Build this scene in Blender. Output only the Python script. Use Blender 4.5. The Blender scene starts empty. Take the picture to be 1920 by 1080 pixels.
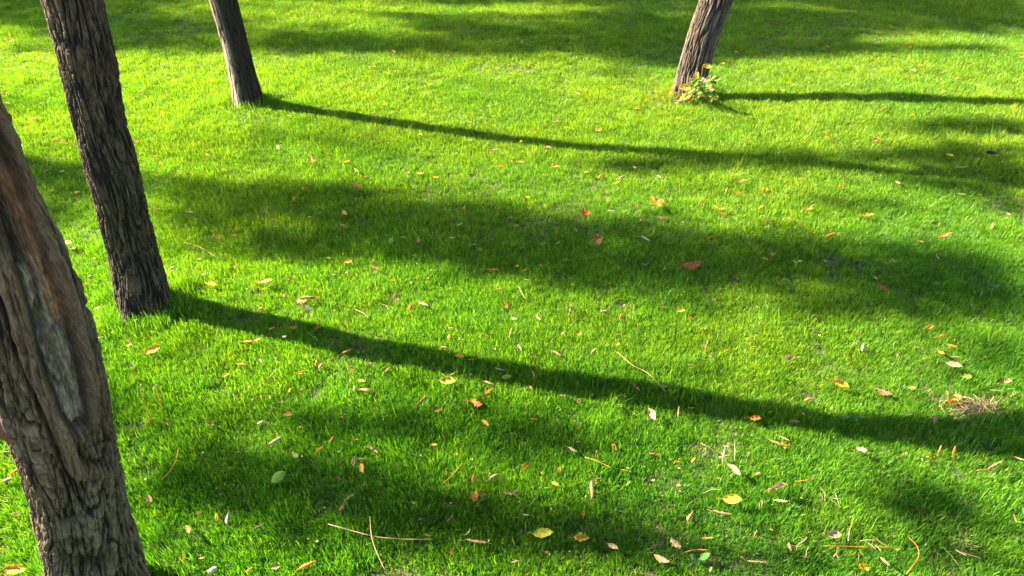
import bpy, math, random
import numpy as np
from mathutils import Vector, Matrix
random.seed(7); rng = np.random.default_rng(11)
SC = bpy.context.scene
COL = SC.collection
PI = math.pi
# ------------------------------------------------------------------ camera
PITCH = math.radians(37.0); CAM_H = 1.8; FPX = 1387.0
cam_d = bpy.data.cameras.new('camera'); cam_d.lens = 36.0 * FPX / 1920.0; cam_d.sensor_width = 36.0
cam_d.clip_end = 500.0; cam_d.clip_start = 0.02
cam = bpy.data.objects.new('camera', cam_d); COL.objects.link(cam)
cam.location = (0, 0, CAM_H); cam.rotation_euler = (math.radians(90) - PITCH, 0, 0)
SC.camera = cam
# ------------------------------------------------------------------ light
SUN_AZ = math.radians(17.0)      # shadows run to the right (+X) and this much toward the viewer
SUN_EL = math.radians(30.0)
KS = 1 / math.tan(SUN_EL)
SDX, SDY = math.cos(SUN_AZ) * KS, -math.sin(SUN_AZ) * KS      # shadow offset per metre of height
world = bpy.data.worlds.new('World'); SC.world = world; world.use_nodes = True
wn = world.node_tree.nodes; wl = world.node_tree.links
bg = wn['Background']; sky = wn.new('ShaderNodeTexSky'); sky.sky_type = 'NISHITA'; sky.sun_disc = False
to_sun = Vector((-math.cos(SUN_AZ) * math.cos(SUN_EL), math.sin(SUN_AZ) * math.cos(SUN_EL), math.sin(SUN_EL)))
sky.sun_elevation = SUN_EL; sky.sun_rotation = math.atan2(to_sun.x, to_sun.y)
wl.new(sky.outputs[0], bg.inputs[0]); bg.inputs[1].default_value = 0.05
sun_d = bpy.data.lights.new('sun', 'SUN'); sun_d.energy = 5.0; sun_d.angle = math.radians(0.53); sun_d.color = (1.0, 0.87, 0.64)
sun = bpy.data.objects.new('sun', sun_d); COL.objects.link(sun)
sun.rotation_euler = to_sun.to_track_quat('Z', 'Y').to_euler(); sun.location = (-8, 2, 6)
SC.view_settings.view_transform = 'Standard'; SC.view_settings.look = 'None'
SC.view_settings.exposure = 3.52; SC.view_settings.gamma = 1.0; SC.view_settings.use_curve_mapping = False
SC.render.engine = 'CYCLES'
SC.cycles.max_bounces = 8; SC.cycles.diffuse_bounces = 4; SC.cycles.transmission_bounces = 4; SC.cycles.glossy_bounces = 2

# ------------------------------------------------------------------ helpers
def ground(px, py, z=0.0):
    """point of the photograph (1920 x 1080) -> place on the lawn at height z"""
    u = (px - 960) / FPX; v = (py - 540) / FPX
    c, s = math.cos(PITCH), math.sin(PITCH)
    d = (u, c - v * s, -s - v * c); t = (z - CAM_H) / d[2]
    return Vector((t * d[0], t * d[1], z))
def metres_per_px(px, py):
    return (ground(px + 1, py) - ground(px, py)).length
def tag(o, label=None, cat=None, group=None, kind=None):
    if label: o['label'] = label
    if cat: o['category'] = cat
    if group: o['group'] = group
    if kind: o['kind'] = kind
    return o
def empty(name, loc):
    o = bpy.data.objects.new(name, None); COL.objects.link(o); o.location = loc; o.empty_display_size = .1
    return o
def mesh_obj(name, verts, faces, mat=None, parent=None, smooth=True, link=True):
    m = bpy.data.meshes.new(name); m.from_pydata([tuple(v) for v in verts], [], [tuple(f) for f in faces])
    if mat: m.materials.append(mat)
    if smooth: m.polygons.foreach_set('use_smooth', [True] * len(m.polygons))
    m.update()
    o = bpy.data.objects.new(name, m)
    if link: COL.objects.link(o)
    if parent: o.parent = parent
    return o
def fast_mesh(name, V, Q):
    """numpy vertices (n,3) and faces (m,k)"""
    m = bpy.data.meshes.new(name); n, k = Q.shape
    m.vertices.add(len(V)); m.vertices.foreach_set('co', np.ascontiguousarray(V, dtype=np.float32).ravel())
    m.loops.add(n * k); m.loops.foreach_set('vertex_index', np.ascontiguousarray(Q, dtype=np.int32).ravel())
    m.polygons.add(n); m.polygons.foreach_set('loop_start', np.arange(0, n * k, k, dtype=np.int32))
    m.polygons.foreach_set('use_smooth', np.ones(n, dtype=bool))
    m.update(calc_edges=True); m.validate()
    return m
def set_col(m, name, C):
    a = m.color_attributes.new(name, 'FLOAT_COLOR', 'POINT')
    C4 = np.ones((len(C), 4), dtype=np.float32); C4[:, :3] = C
    a.data.foreach_set('color', C4.ravel())
def tube(path, radii, n=8, caps=True):
    """tapered tube along a list of Vectors -> verts, faces"""
    V = []; F = []; up = Vector((0, 0, 1))
    for i, p in enumerate(path):
        t = (path[min(i + 1, len(path) - 1)] - path[max(i - 1, 0)]).normalized()
        a = t.cross(up)
        if a.length < 1e-3: a = Vector((1, 0, 0))
        a.normalize(); b = t.cross(a)
        for k in range(n):
            w = 2 * PI * k / n; V.append(p + (a * math.cos(w) + b * math.sin(w)) * radii[i])
    for i in range(len(path) - 1):
        for k in range(n):
            F.append((i * n + k, i * n + (k + 1) % n, (i + 1) * n + (k + 1) % n, (i + 1) * n + k))
    if caps: F.append(tuple(range(n))[::-1]); F.append(tuple((len(path) - 1) * n + k for k in range(n)))
    return V, F
def bez(pts, n):
    """smooth curve through points"""
    P = [Vector(p) for p in pts]; P = [2 * P[0] - P[1]] + P + [2 * P[-1] - P[-2]]; out = []
    seg = len(P) - 3
    for i in range(n):
        t = i / (n - 1) * seg; k = min(int(t), seg - 1); u = t - k
        p0, p1, p2, p3 = P[k:k + 4]
        out.append(0.5 * ((2 * p1) + (p2 - p0) * u + (2 * p0 - 5 * p1 + 4 * p2 - p3) * u * u + (3 * p1 - p0 - 3 * p2 + p3) * u ** 3))
    return out
# vectorised value noise
def _h(ix, iy, iz, seed):
    n = (ix * 374761393 + iy * 668265263 + iz * 2147483647 + seed * 974634777) & 0xffffffff
    n = ((n ^ (n >> 13)) * 1274126177) & 0xffffffff
    n = ((n ^ (n >> 16)) * 2246822519) & 0xffffffff
    return ((n ^ (n >> 15)) & 0xffffff) / float(0xffffff)
def vn(x, y, z, seed=0):
    x, y, z = np.broadcast_arrays(x, y, z)
    xf, yf, zf = np.floor(x), np.floor(y), np.floor(z); ix, iy, iz = (a.astype(np.int64) for a in (xf, yf, zf))
    u, v, w = (a * a * a * (a * (a * 6 - 15) + 10) for a in (x - xf, y - yf, z - zf)); r = 0
    for dx in (0, 1):
        for dy in (0, 1):
            for dz in (0, 1):
                r = r + (u if dx else 1 - u) * (v if dy else 1 - v) * (w if dz else 1 - w) * _h(ix + dx, iy + dy, iz + dz, seed)
    return r
def fbm(x, y, z, seed=0, octv=3):
    r = 0; a = .5; t = 0
    for o in range(octv):
        r = r + a * vn(x * 2 ** o, y * 2 ** o, z * 2 ** o, seed + o * 17); t += a; a *= .5
    return r / t

# ------------------------------------------------------------------ materials
def new_mat(name):
    m = bpy.data.materials.new(name); m.use_nodes = True
    nt = m.node_tree; nt.nodes.clear(); return m, nt, nt.nodes, nt.links
def nd(nodes, typ, **kw):
    n = nodes.new(typ)
    for k, v in kw.items(): setattr(n, k, v)
    return n
def mixcol(nodes, links, fac, a, b, mode='MIX'):
    n = nodes.new('ShaderNodeMix'); n.data_type = 'RGBA'; n.blend_type = mode
    for sock, val in ((n.inputs[0], fac), (n.inputs[6], a), (n.inputs[7], b)):
        if hasattr(val, 'default_value') and hasattr(val, 'is_linked'): links.new(val, sock)
        else: sock.default_value = val if not isinstance(val, tuple) else (*val, 1)
    return n.outputs[2]
def ramp(nodes, links, src, p0, p1, c0=(0, 0, 0), c1=(1, 1, 1)):
    n = nodes.new('ShaderNodeValToRGB'); links.new(src, n.inputs[0]); e = n.color_ramp.elements
    e[0].position = p0; e[1].position = p1; e[0].color = (*c0, 1); e[1].color = (*c1, 1); return n.outputs[0]
def noise(nodes, links, vec, scale, detail=3, rough=.5):
    n = nodes.new('ShaderNodeTexNoise'); n.inputs['Scale'].default_value = scale; n.inputs['Detail'].default_value = detail
    n.inputs['Roughness'].default_value = rough
    if vec is not None: links.new(vec, n.inputs['Vector'])
    return n.outputs[0]
def grass_material():
    m, nt, N, L = new_mat('grass_blade')
    att = nd(N, 'ShaderNodeAttribute', attribute_name='tint')
    yel = nd(N, 'ShaderNodeAttribute', attribute_name='yel', attribute_type='INSTANCER')
    info = nd(N, 'ShaderNodeObjectInfo'); geo = nd(N, 'ShaderNodeNewGeometry')
    n1 = noise(N, L, geo.outputs['Position'], 1.3, 3); n2 = noise(N, L, geo.outputs['Position'], 9, 2)
    col = mixcol(N, L, yel.outputs['Fac'], att.outputs['Color'], (1.9, 1.12, .9), 'MULTIPLY')
    v1 = ramp(N, L, n1, .35, .68, (.80, .90, .9), (1.24, 1.08, 1.0))
    v2 = ramp(N, L, n2, .3, .7, (.82, .88, .85), (1.16, 1.08, 1.1))
    col = mixcol(N, L, 1.0, col, v1, 'MULTIPLY'); col = mixcol(N, L, 1.0, col, v2, 'MULTIPLY')
    rr = ramp(N, L, info.outputs['Random'], 0, 1, (.85, .88, .8), (1.15, 1.10, 1.1)); col = mixcol(N, L, 1.0, col, rr, 'MULTIPLY')
    pr = N.new('ShaderNodeBsdfPrincipled'); pr.inputs['Roughness'].default_value = .42; pr.inputs['Specular IOR Level'].default_value = .35
    L.new(col, pr.inputs['Base Color'])
    tr = N.new('ShaderNodeBsdfTranslucent'); tc = mixcol(N, L, 1.0, col, (1.35, 1.30, .35), 'MULTIPLY'); L.new(tc, tr.inputs['Color'])
    mx = N.new('ShaderNodeMixShader'); mx.inputs[0].default_value = .48; L.new(pr.outputs[0], mx.inputs[1]); L.new(tr.outputs[0], mx.inputs[2])
    out = N.new('ShaderNodeOutputMaterial'); L.new(mx.outputs[0], out.inputs[0]); return m
def soil_material():
    m, nt, N, L = new_mat('lawn_soil')
    geo = nd(N, 'ShaderNodeNewGeometry'); p = geo.outputs['Position']
    a = noise(N, L, p, 40, 5, .7); b = noise(N, L, p, 220, 3, .6); g = noise(N, L, p, 3, 3)
    c = ramp(N, L, a, .3, .72, (.016, .017, .006), (.055, .050, .020))
    c = mixcol(N, L, ramp(N, L, b, .60, .68), c, (.085, .075, .032))
    # far beyond the built blades the sheet itself is turf coloured
    sep = nd(N, 'ShaderNodeSeparateXYZ'); L.new(p, sep.inputs[0])
    ln = nd(N, 'ShaderNodeVectorMath', operation='LENGTH'); L.new(p, ln.inputs[0])
    mr = nd(N, 'ShaderNodeMapRange'); mr.inputs[1].default_value = 9; mr.inputs[2].default_value = 12; L.new(ln.outputs['Value'], mr.inputs[0])
    turf = ramp(N, L, noise(N, L, p, 60, 4, .7), .3, .7, (.03, .07, .006), (.09, .19, .015))
    turf = mixcol(N, L, 1.0, turf, ramp(N, L, g, .3, .7, (.7, .75, .7), (1.15, 1.1, 1.0)), 'MULTIPLY')
    c = mixcol(N, L, mr.outputs[0], c, turf)
    pr = N.new('ShaderNodeBsdfPrincipled'); pr.inputs['Roughness'].default_value = .95; L.new(c, pr.inputs['Base Color'])
    bp = N.new('ShaderNodeBump'); bp.inputs['Strength'].default_value = .8; bp.inputs['Distance'].default_value = .01; L.new(a, bp.inputs['Height']); L.new(bp.outputs[0], pr.inputs['Normal'])
    out = N.new('ShaderNodeOutputMaterial'); L.new(pr.outputs[0], out.inputs[0]); return m
def bark_material(name, stretch=9.0, bump=.5):
    m, nt, N, L = new_mat(name)
    att = nd(N, 'ShaderNodeAttribute', attribute_name='tint'); tc = nd(N, 'ShaderNodeNewGeometry')
    mp = nd(N, 'ShaderNodeMapping'); mp.inputs['Scale'].default_value = (1, 1, 1 / stretch); mp.inputs['Rotation'].default_value = (0, 0, 0); L.new(tc.outputs['Position'], mp.inputs['Vector'])
    a = noise(N, L, mp.outputs[0], 260, 5, .65); b = noise(N, L, tc.outputs['Position'], 55, 4, .6); g = noise(N, L, tc.outputs['Position'], 600, 2, .6)
    c = mixcol(N, L, 1.0, att.outputs['Color'], ramp(N, L, a, .32, .7, (.40, .39, .37), (1.55, 1.55, 1.55)), 'MULTIPLY')
    c = mixcol(N, L, 1.0, c, ramp(N, L, b, .35, .7, (.78, .8, .84), (1.2, 1.15, 1.08)), 'MULTIPLY')
    pr = N.new('ShaderNodeBsdfPrincipled'); pr.inputs['Roughness'].default_value = .85; pr.inputs['Specular IOR Level'].default_value = .25; L.new(c, pr.inputs['Base Color'])
    ad = nd(N, 'ShaderNodeMath', operation='ADD'); L.new(a, ad.inputs[0]); L.new(g, ad.inputs[1])
    bp = N.new('ShaderNodeBump'); bp.inputs['Strength'].default_value = bump; bp.inputs['Distance'].default_value = .003; L.new(ad.outputs[0], bp.inputs['Height']); L.new(bp.outputs[0], pr.inputs['Normal'])
    out = N.new('ShaderNodeOutputMaterial'); L.new(pr.outputs[0], out.inputs[0]); return m
def leaf_material(name, c1, c2, trans=.3, rough=.6, veins=True):
    m, nt, N, L = new_mat(name)
    tc = nd(N, 'ShaderNodeTexCoord'); info = nd(N, 'ShaderNodeObjectInfo')
    add = nd(N, 'ShaderNodeVectorMath', operation='ADD'); L.new(tc.outputs['Object'], add.inputs[0])
    ml = nd(N, 'ShaderNodeVectorMath', operation='SCALE'); ml.inputs['Scale'].default_value = 1.0
    cx = nd(N, 'ShaderNodeCombineXYZ'); L.new(info.outputs['Random'], cx.inputs[0]); L.new(info.outputs['Random'], cx.inputs[1])
    sc = nd(N, 'ShaderNodeVectorMath', operation='SCALE'); sc.inputs['Scale'].default_value = 37.0; L.new(cx.outputs[0], sc.inputs[0]); L.new(sc.outputs[0], add.inputs[1])
    a = noise(N, L, add.outputs[0], 2.2, 4, .6); b = noise(N, L, add.outputs[0], 14, 3, .6)
    c = mixcol(N, L, ramp(N, L, a, .35, .65), c1, c2)
    c = mixcol(N, L, 1.0, c, ramp(N, L, b, .3, .62, (.6, .55, .5), (1.12, 1.12, 1.1)), 'MULTIPLY')
    c = mixcol(N, L, 1.0, c, ramp(N, L, info.outputs['Random'], 0, 1, (.82, .80, .8), (1.12, 1.12, 1.12)), 'MULTIPLY')
    wv = nd(N, 'ShaderNodeTexWave'); wv.wave_type = 'BANDS'; wv.bands_direction = 'X'; wv.inputs['Scale'].default_value = 4.5; wv.inputs['Distortion'].default_value = .6; L.new(tc.outputs['Object'], wv.inputs['Vector'])
    pr = N.new('ShaderNodeBsdfPrincipled'); pr.inputs['Roughness'].default_value = rough; pr.inputs['Specular IOR Level'].default_value = .35; L.new(c, pr.inputs['Base Color'])
    bp = N.new('ShaderNodeBump'); bp.inputs['Strength'].default_value = .35; bp.inputs['Distance'].default_value = .02; L.new(wv.outputs[1], bp.inputs['Height']); L.new(bp.outputs[0], pr.inputs['Normal'])
    tr = N.new('ShaderNodeBsdfTranslucent'); L.new(c, tr.inputs['Color'])
    mx = N.new('ShaderNodeMixShader'); mx.inputs[0].default_value = trans; L.new(pr.outputs[0], mx.inputs[1]); L.new(tr.outputs[0], mx.inputs[2])
    out = N.new('ShaderNodeOutputMaterial'); L.new(mx.outputs[0], out.inputs[0]); return m
MG = grass_material(); MS = soil_material()
MB = bark_material('rough_bark'); MB1 = bark_material('old_bark', 7.0, .6); MB3 = bark_material('furrowed_bark', 12.0, .5)
LM = {k: leaf_material('leaf_' + k, a, b, t) for k, (a, b, t) in {
    'tan': ((.26, .135, .042), (.38, .23, .085), .3), 'pink': ((.30, .155, .075), (.40, .25, .14), .25),
    'cream': ((.26, .185, .085), (.37, .29, .16), .25), 'white': ((.38, .33, .26), (.50, .45, .37), .2),
    'yellow': ((.48, .28, .012), (.58, .40, .03), .4), 'orange': ((.46, .17, .02), (.55, .27, .05), .35),
    'rust': ((.34, .10, .008), (.50, .19, .012), .3), 'brown': ((.13, .065, .028), (.23, .12, .055), .15),
    'redbrown': ((.13, .038, .005), (.24, .085, .010), .12), 'dark': ((.02, .015, .012), (.05, .035, .025), .1),
    'palegreen': ((.19, .30, .035), (.28, .37, .06), .4), 'olive': ((.30, .28, .012), (.40, .36, .02), .35),
    'green': ((.04, .14, .02), (.08, .22, .035), .35), 'grey': ((.26, .23, .15), (.36, .32, .23), .15)}.items()}
M_CROWN = leaf_material('crown_leaf', (.05, .12, .02), (.09, .19, .03), .12)
M_STRAW = leaf_material('dry_straw', (.30, .24, .12), (.44, .36, .20), .15)
# ------------------------------------------------------------------ the lawn
def lawn_z(x, y):
    return .034 * (fbm(x * .9 + 31, y * .9 + 7, 0 * x, 5, 2) - .5) + .008 * (vn(x * 6, y * 6, 0 * x, 9) - .5)
def lawn_height(x, y): return float(lawn_z(np.array([float(x)]), np.array([float(y)]))[0])
nx, ny = 300, 260
gx = np.linspace(-9, 9, nx); gy = np.linspace(-1, 13, ny); XX, YY = np.meshgrid(gx, gy, indexing='ij')
fade = np.clip(np.minimum(np.minimum(XX + 9, 9 - XX), np.minimum(YY + 1, 13 - YY)) / 1.0, 0, 1)
V = np.stack([XX, YY, lawn_z(XX, YY) * fade], -1).reshape(-1, 3)
ii, jj = np.meshgrid(np.arange(nx - 1), np.arange(ny - 1), indexing='ij'); q = (ii * ny + jj).ravel()
Q = np.stack([q, q + ny, q + ny + 1, q + 1], -1)
# outer ring of the same sheet, out to the horizon
nv = len(V); R_ = 220.0
outer = [(-R_, -R_, 0), (R_, -R_, 0), (R_, R_, 0), (-R_, R_, 0)]; inner = [(-9, -1), (9, -1), (9, 13), (-9, 13)]
V = np.vstack([V, np.array(outer + [(a, b, 0.0) for a, b in inner])])
Q = np.vstack([Q, [[nv + i, nv + (i + 1) % 4, nv + 4 + (i + 1) % 4, nv + 4 + i] for i in range(4)]])
me = fast_mesh('lawn_ground', V, Q); me.materials.append(MS)
lawn = bpy.data.objects.new('lawn_ground', me); COL.objects.link(lawn); tag(lawn, kind='structure')

# ------------------------------------------------------------------ grass blades: tufts set on points
tuft_col = bpy.data.collections.new('tuft_kinds')
GREENS = [(.029, .132, .010), (.042, .166, .011), (.060, .20, .013), (.084, .24, .016), (.115, .29, .024)]
def make_tuft(i, n=50, spread=.034, hmin=.020, hmax=.052, dead=.045):
    r = random.Random(100 + i); V = []; F = []; C = []
    bias = r.uniform(0, 2 * PI); ba = r.uniform(0, .35)
    for b in range(n):
        a = r.uniform(0, 2 * PI); rad = spread * math.sqrt(r.random()); bx, by = rad * math.cos(a), rad * math.sin(a)
        isdead = r.random() < dead
        h = r.triangular(hmin, hmax, (hmin + hmax) / 2) * (r.uniform(.5, .9) if isdead else 1)
        w = r.uniform(.0007, .0014) * (.8 if isdead else 1)
        la = r.uniform(0, 2 * PI); lean = min(abs(r.gauss(0, .42)), 1.2) + (.6 if isdead else 0)
        lx, ly = math.cos(la) * lean + math.cos(bias) * ba, math.sin(la) * lean + math.sin(bias) * ba
        curve = r.uniform(.2, 1.1); tw = r.uniform(0, PI); sx, sy = math.cos(tw), math.sin(tw)
        base = Vector(r.choice(GREENS)) * r.uniform(.62, 1.30)
        if isdead: base = Vector(r.choice([(.40, .30, .13), (.34, .25, .10), (.50, .42, .22), (.26, .17, .07)]))
        elif r.random() < .05: base = Vector((.15, .28, .02))
        p = Vector((bx, by, -.006)); k = len(V); L = 4; d = Vector((lx * .35, ly * .35, 1)).normalized(); tot = Vector(p)
        for s in range(L + 1):
            t = s / L; ww = w * (1 - .15 * t if t < .5 else 1.85 * (1 - t) * .98 + .03)
            if s: 
                d = (d + Vector((lx, ly, -.15 * lean)) * curve * .42).normalized(); tot = tot + d * (h / L)
            cc = base * (.75 + .35 * t)  # foot of each blade darkened in colour, like shade down in the turf
            if s < L:
                V += [tot - Vector((sx, sy, 0)) * ww, tot + Vector((sx, sy, 0)) * ww]; C += [cc, cc]
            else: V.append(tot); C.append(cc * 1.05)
        for s in range(L - 1): F.append((k + 2 * s, k + 2 * s + 1, k + 2 * s + 3, k + 2 * s + 2))
        F.append((k + 2 * L - 2, k + 2 * L - 1, k + 2 * L))
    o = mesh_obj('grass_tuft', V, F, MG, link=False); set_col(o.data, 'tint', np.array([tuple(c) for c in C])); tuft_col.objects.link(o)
NT = 14
for i in range(NT): make_tuft(i)
for i in range(4): make_tuft(NT + i, n=26, hmin=.05, hmax=.10, spread=.04, dead=.10)      # 14-17: long unmown
for i in range(3): make_tuft(NT + 4 + i, n=26, hmin=.02, hmax=.045, dead=.75)             # 18-20: mostly dry
# positions
x0, x1, y0, y1 = -7.6, 7.6, .1, 9.6
Ps = []
for step, ya, yb in ((.0185, .1, 2.7), (.0225, 2.7, 4.6), (.026, 4.6, 9.6)):
    gxs, gys = np.meshgrid(np.arange(x0, x1, step), np.arange(ya, yb, step), indexing='ij')
    Q_ = np.stack([gxs.ravel(), gys.ravel()], -1); Q_ += rng.uniform(-step * .6, step * .6, Q_.shape); Ps.append(Q_)
P = np.vstack(Ps)
# keep only what a camera near the photograph's could see
keep = (np.abs(P[:, 0]) < 1.9 + .80 * P[:, 1])
P = P[keep]; n = len(P); X, Y = P[:, 0], P[:, 1]
def blob(px, py, rx, ry):
    g = ground(px, py); sx = rx * metres_per_px(px, py); sy = abs(ground(px, py - ry).y - ground(px, py + ry).y) / 2
    return np.exp(-(((X - g.x) / sx) ** 2 + ((Y - g.y) / sy) ** 2))
patch = fbm(X * 1.6, Y * 1.6, 0 * X + 3, 21, 3); fine = fbm(X * 9, Y * 9, 0 * X + 8, 33, 2)
scl = .78 + .60 * (patch - .5) + .6 * (fine - .5) + rng.uniform(-.12, .12, n)
scl *= 1.0 + .10 * np.clip((2.6 - Y) / 1.2, 0, 1)
dry = .55 * blob(1825, 772, 80, 28) * 1.7 + .16 * blob(1560, 1020, 90, 50) + .35 * blob(1540, 945, 26, 14) + .45 * blob(1262, 185, 60, 18) + .25 * blob(180, 585, 60, 25) \
    + .20 * blob(690, 755, 50, 30) + .25 * blob(1460, 372, 28, 10) + .3 * blob(1135, 365, 20, 14) + .2 * blob(1330, 860, 50, 20) + .2 * blob(1830, 870, 60, 40) + .25 * blob(1030, 830, 60, 30)
dry += (.12 + .16 * np.clip((2.2 - Y) / .8, 0, 1)) * np.clip((fbm(X * 3.3 + 9, Y * 3.3, 0 * X, 77, 3) - .56) * 5, 0, 1)
bare = .75 * blob(1820, 768, 46, 15) + 1.0 * blob(1547, 948, 17, 9) + .6 * blob(410, 735, 16, 12) + .5 * blob(600, 400, 14, 8) + .55 * blob(1790, 1042, 40, 26) + .5 * blob(460, 610, 20, 6) + .8 * blob(1135, 370, 8, 8) \
    + .7 * blob(1295, 190, 40, 7) + .6 * blob(740, 860, 12, 10) + .5 * blob(1440, 915, 14, 14)
bare += np.clip((fbm(X * 9 + 2, Y * 9, 0 * X, 55, 2) - .70) * 6, 0, .5)
bare = bare * np.clip(1.15 - (Y - 2.2) / 1.2, .1, 1) + .7 * blob(1295, 190, 40, 7)
trunks_xy = [(-1.43, 2.255, .10), (-1.605, 4.283, .085), (1.088, 4.375, .095), (-1.055, 1.04, .13)]
dmin = np.min([np.hypot(X - a, Y - b) - r for a, b, r in trunks_xy], axis=0)
idx = rng.integers(0, NT, n)
idx = np.where((rng.random(n) < dry), rng.integers(NT + 4, NT + 7, n), idx)
longg = (dmin < .085) & (rng.random(n) < .8); idx = np.where(longg, rng.integers(NT, NT + 4, n), idx)
idx = np.where((~longg) & (rng.random(n) < .004), rng.integers(NT, NT + 4, n), idx)
ok = (rng.random(n) > bare * .95) & (dmin > -.01)
yel = np.clip(.5 * (patch - .35) + .55 * blob(1560, 990, 110, 70) + .5 * blob(1450, 650, 300, 90) + .25 * blob(1700, 870, 180, 50) + rng.uniform(-.15, .2, n), 0, 1)
# backlit glow of the farther lawn, painted into the blades as extra yellow
yel = np.clip(yel * .8 + .58 * np.clip((Y - 1.5) / 2.4, 0, 1), 0, 1.1)
Z = lawn_z(X, Y)
P3 = np.stack([X, Y, Z], -1)[ok]; idx = idx[ok]; scl = np.clip(scl, .5, 1.35)[ok]; yel = yel[ok]; n = len(P3)
rot = np.stack([rng.normal(0, .10, n), rng.normal(0, .10, n), rng.uniform(0, 2 * PI, n)], -1)
gm = bpy.data.meshes.new('grass'); gm.vertices.add(n); gm.vertices.foreach_set('co', P3.astype(np.float32).ravel())
for nm, ty, dat, key in (('rot', 'FLOAT_VECTOR', rot, 'vector'), ('scl', 'FLOAT', scl, 'value'), ('idx', 'INT', idx, 'value'), ('yel', 'FLOAT', yel, 'value')):
    a = gm.attributes.new(nm, ty, 'POINT'); a.data.foreach_set(key, np.ascontiguousarray(dat, dtype=np.int32 if ty == 'INT' else np.float32).ravel())
gm.materials.append(MG)
grass = bpy.data.objects.new('grass', gm); COL.objects.link(grass)
tag(grass, 'short mown bright green grass of the whole lawn, all its blades', 'grass', kind='stuff')
ng = bpy.data.node_groups.new('plant_tufts', 'GeometryNodeTree')
ng.interface.new_socket('Geometry', in_out='INPUT', socket_type='NodeSocketGeometry'); ng.interface.new_socket('Geometry', in_out='OUTPUT', socket_type='NodeSocketGeometry')
gi = ng.nodes.new('NodeGroupInput'); go = ng.nodes.new('NodeGroupOutput'); ip = ng.nodes.new('GeometryNodeInstanceOnPoints'); ci = ng.nodes.new('GeometryNodeCollectionInfo')
ci.inputs['Collection'].default_value = tuft_col; ci.inputs['Separate Children'].default_value = True; ci.inputs['Reset Children'].default_value = True
ip.inputs['Pick Instance'].default_value = True
def named(nm, ty):
    a = ng.nodes.new('GeometryNodeInputNamedAttribute'); a.data_type = ty; a.inputs[0].default_value = nm; return a.outputs[0]
ng.links.new(gi.outputs[0], ip.inputs['Points']); ng.links.new(ci.outputs[0], ip.inputs['Instance'])
ng.links.new(named('idx', 'INT'), ip.inputs['Instance Index']); ng.links.new(named('rot', 'FLOAT_VECTOR'), ip.inputs['Rotation'])
ng.links.new(named('scl', 'FLOAT'), ip.inputs['Scale']); ng.links.new(ip.outputs[0], go.inputs[0])
md = grass.modifiers.new('tufts', 'NODES'); md.node_group = ng
print('tufts', n)

# ------------------------------------------------------------------ trees
RINGS = {
 'near': [(-1.068, 1.044, -.06, .135), (-1.055, 1.04, 0.0, .126), (-1.034, 1.031, .075, .119), (-1.013, 1.022, .15, .113), (-.992, 1.013, .225, .107), (-.972, 1.004, .3, .101), (-.952, .995, .375, .096), (-.931, .986, .45, .094), (-.91, .977, .525, .091), (-.889, .968, .6, .089), (-.868, .959, .675, .089), (-.848, .95, .75, .089), (-.827, .941, .825, .089), (-.806, .932, .9, .088), (-.788, .923, .975, .086), (-.77, .914, 1.05, .084), (-.75, .902, 1.15, .081), (-.74, .89, 1.25, .078), (-.723, .878, 1.35, .074), (-.71, .866, 1.45, .072), (-.691, .848, 1.6, .071), (-.66, .83, 1.9, .069), (-.62, .80, 2.2, .066), (-.58, .78, 2.6, .060)],
 'mid': [(-1.429, 2.247, -0.05, 0.116), (-1.429, 2.251, 0.03, 0.109), (-1.432, 2.276, 0.1, 0.107), (-1.428, 2.294, 0.2, 0.103), (-1.423, 2.299, 0.3, 0.098), (-1.41, 2.291, 0.4, 0.094), (-1.396, 2.283, 0.5, 0.094), (-1.387, 2.284, 0.6, 0.095), (-1.38, 2.29, 0.7, 0.094), (-1.373, 2.296, 0.8, 0.092), (-1.359, 2.302, 0.9, 0.094), (-1.348, 2.312, 1.0, 0.097), (-1.348, 2.325, 1.1, 0.094), (-1.35, 2.341, 1.2, 0.093), (-1.352, 2.372, 1.4, 0.086), (-1.35, 2.402, 1.6, 0.08), (-1.335, 2.435, 1.8, 0.074), (-1.3, 2.465, 2.2, 0.066), (-1.25, 2.49, 2.6, 0.058)],
 'far': [(-1.606, 4.283, -0.05, 0.10200000000000001), (-1.606, 4.287, 0.03, 0.095), (-1.606, 4.281, 0.1, 0.089), (-1.606, 4.272, 0.2, 0.081), (-1.608, 4.272, 0.3, 0.08), (-1.611, 4.273, 0.4, 0.078), (-1.615, 4.273, 0.5, 0.079), (-1.617, 4.266, 0.6, 0.08), (-1.619, 4.26, 0.7, 0.079), (-1.622, 4.28, 0.9, 0.076), (-1.63, 4.29, 1.2, 0.07), (-1.63, 4.34, 1.5, 0.066), (-1.625, 4.425, 1.9, 0.062), (-1.62, 4.55, 2.4, 0.056)],
 'right': [(1.087, 4.365, -0.05, 0.116), (1.087, 4.369, 0.03, 0.109), (1.093, 4.399, 0.1, 0.102), (1.113, 4.441, 0.2, 0.1), (1.139, 4.481, 0.3, 0.1), (1.171, 4.522, 0.4, 0.103), (1.207, 4.562, 0.5, 0.107), (1.242, 4.602, 0.6, 0.107), (1.305, 4.68, 0.8, 0.096), (1.395, 4.8, 1.1, 0.084), (1.5, 4.93, 1.5, 0.072), (1.6, 5.07, 2.0, 0.064), (1.68, 5.18, 2.5, 0.058)]}
for k_, dy_, dx_, kr_ in (('mid', -.022, .018, .95), ('far', -.045, .022, .97), ('right', -.03, .0, .97)):
    RINGS[k_] = [(a_ + dx_, b_ + dy_, c_, d_ * kr_) for a_, b_, c_, d_ in RINGS[k_]]
def ring_at(R, z):
    R = np.array(R); return [np.interp(z, R[:, 2], R[:, i]) for i in (0, 1, 3)]
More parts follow.
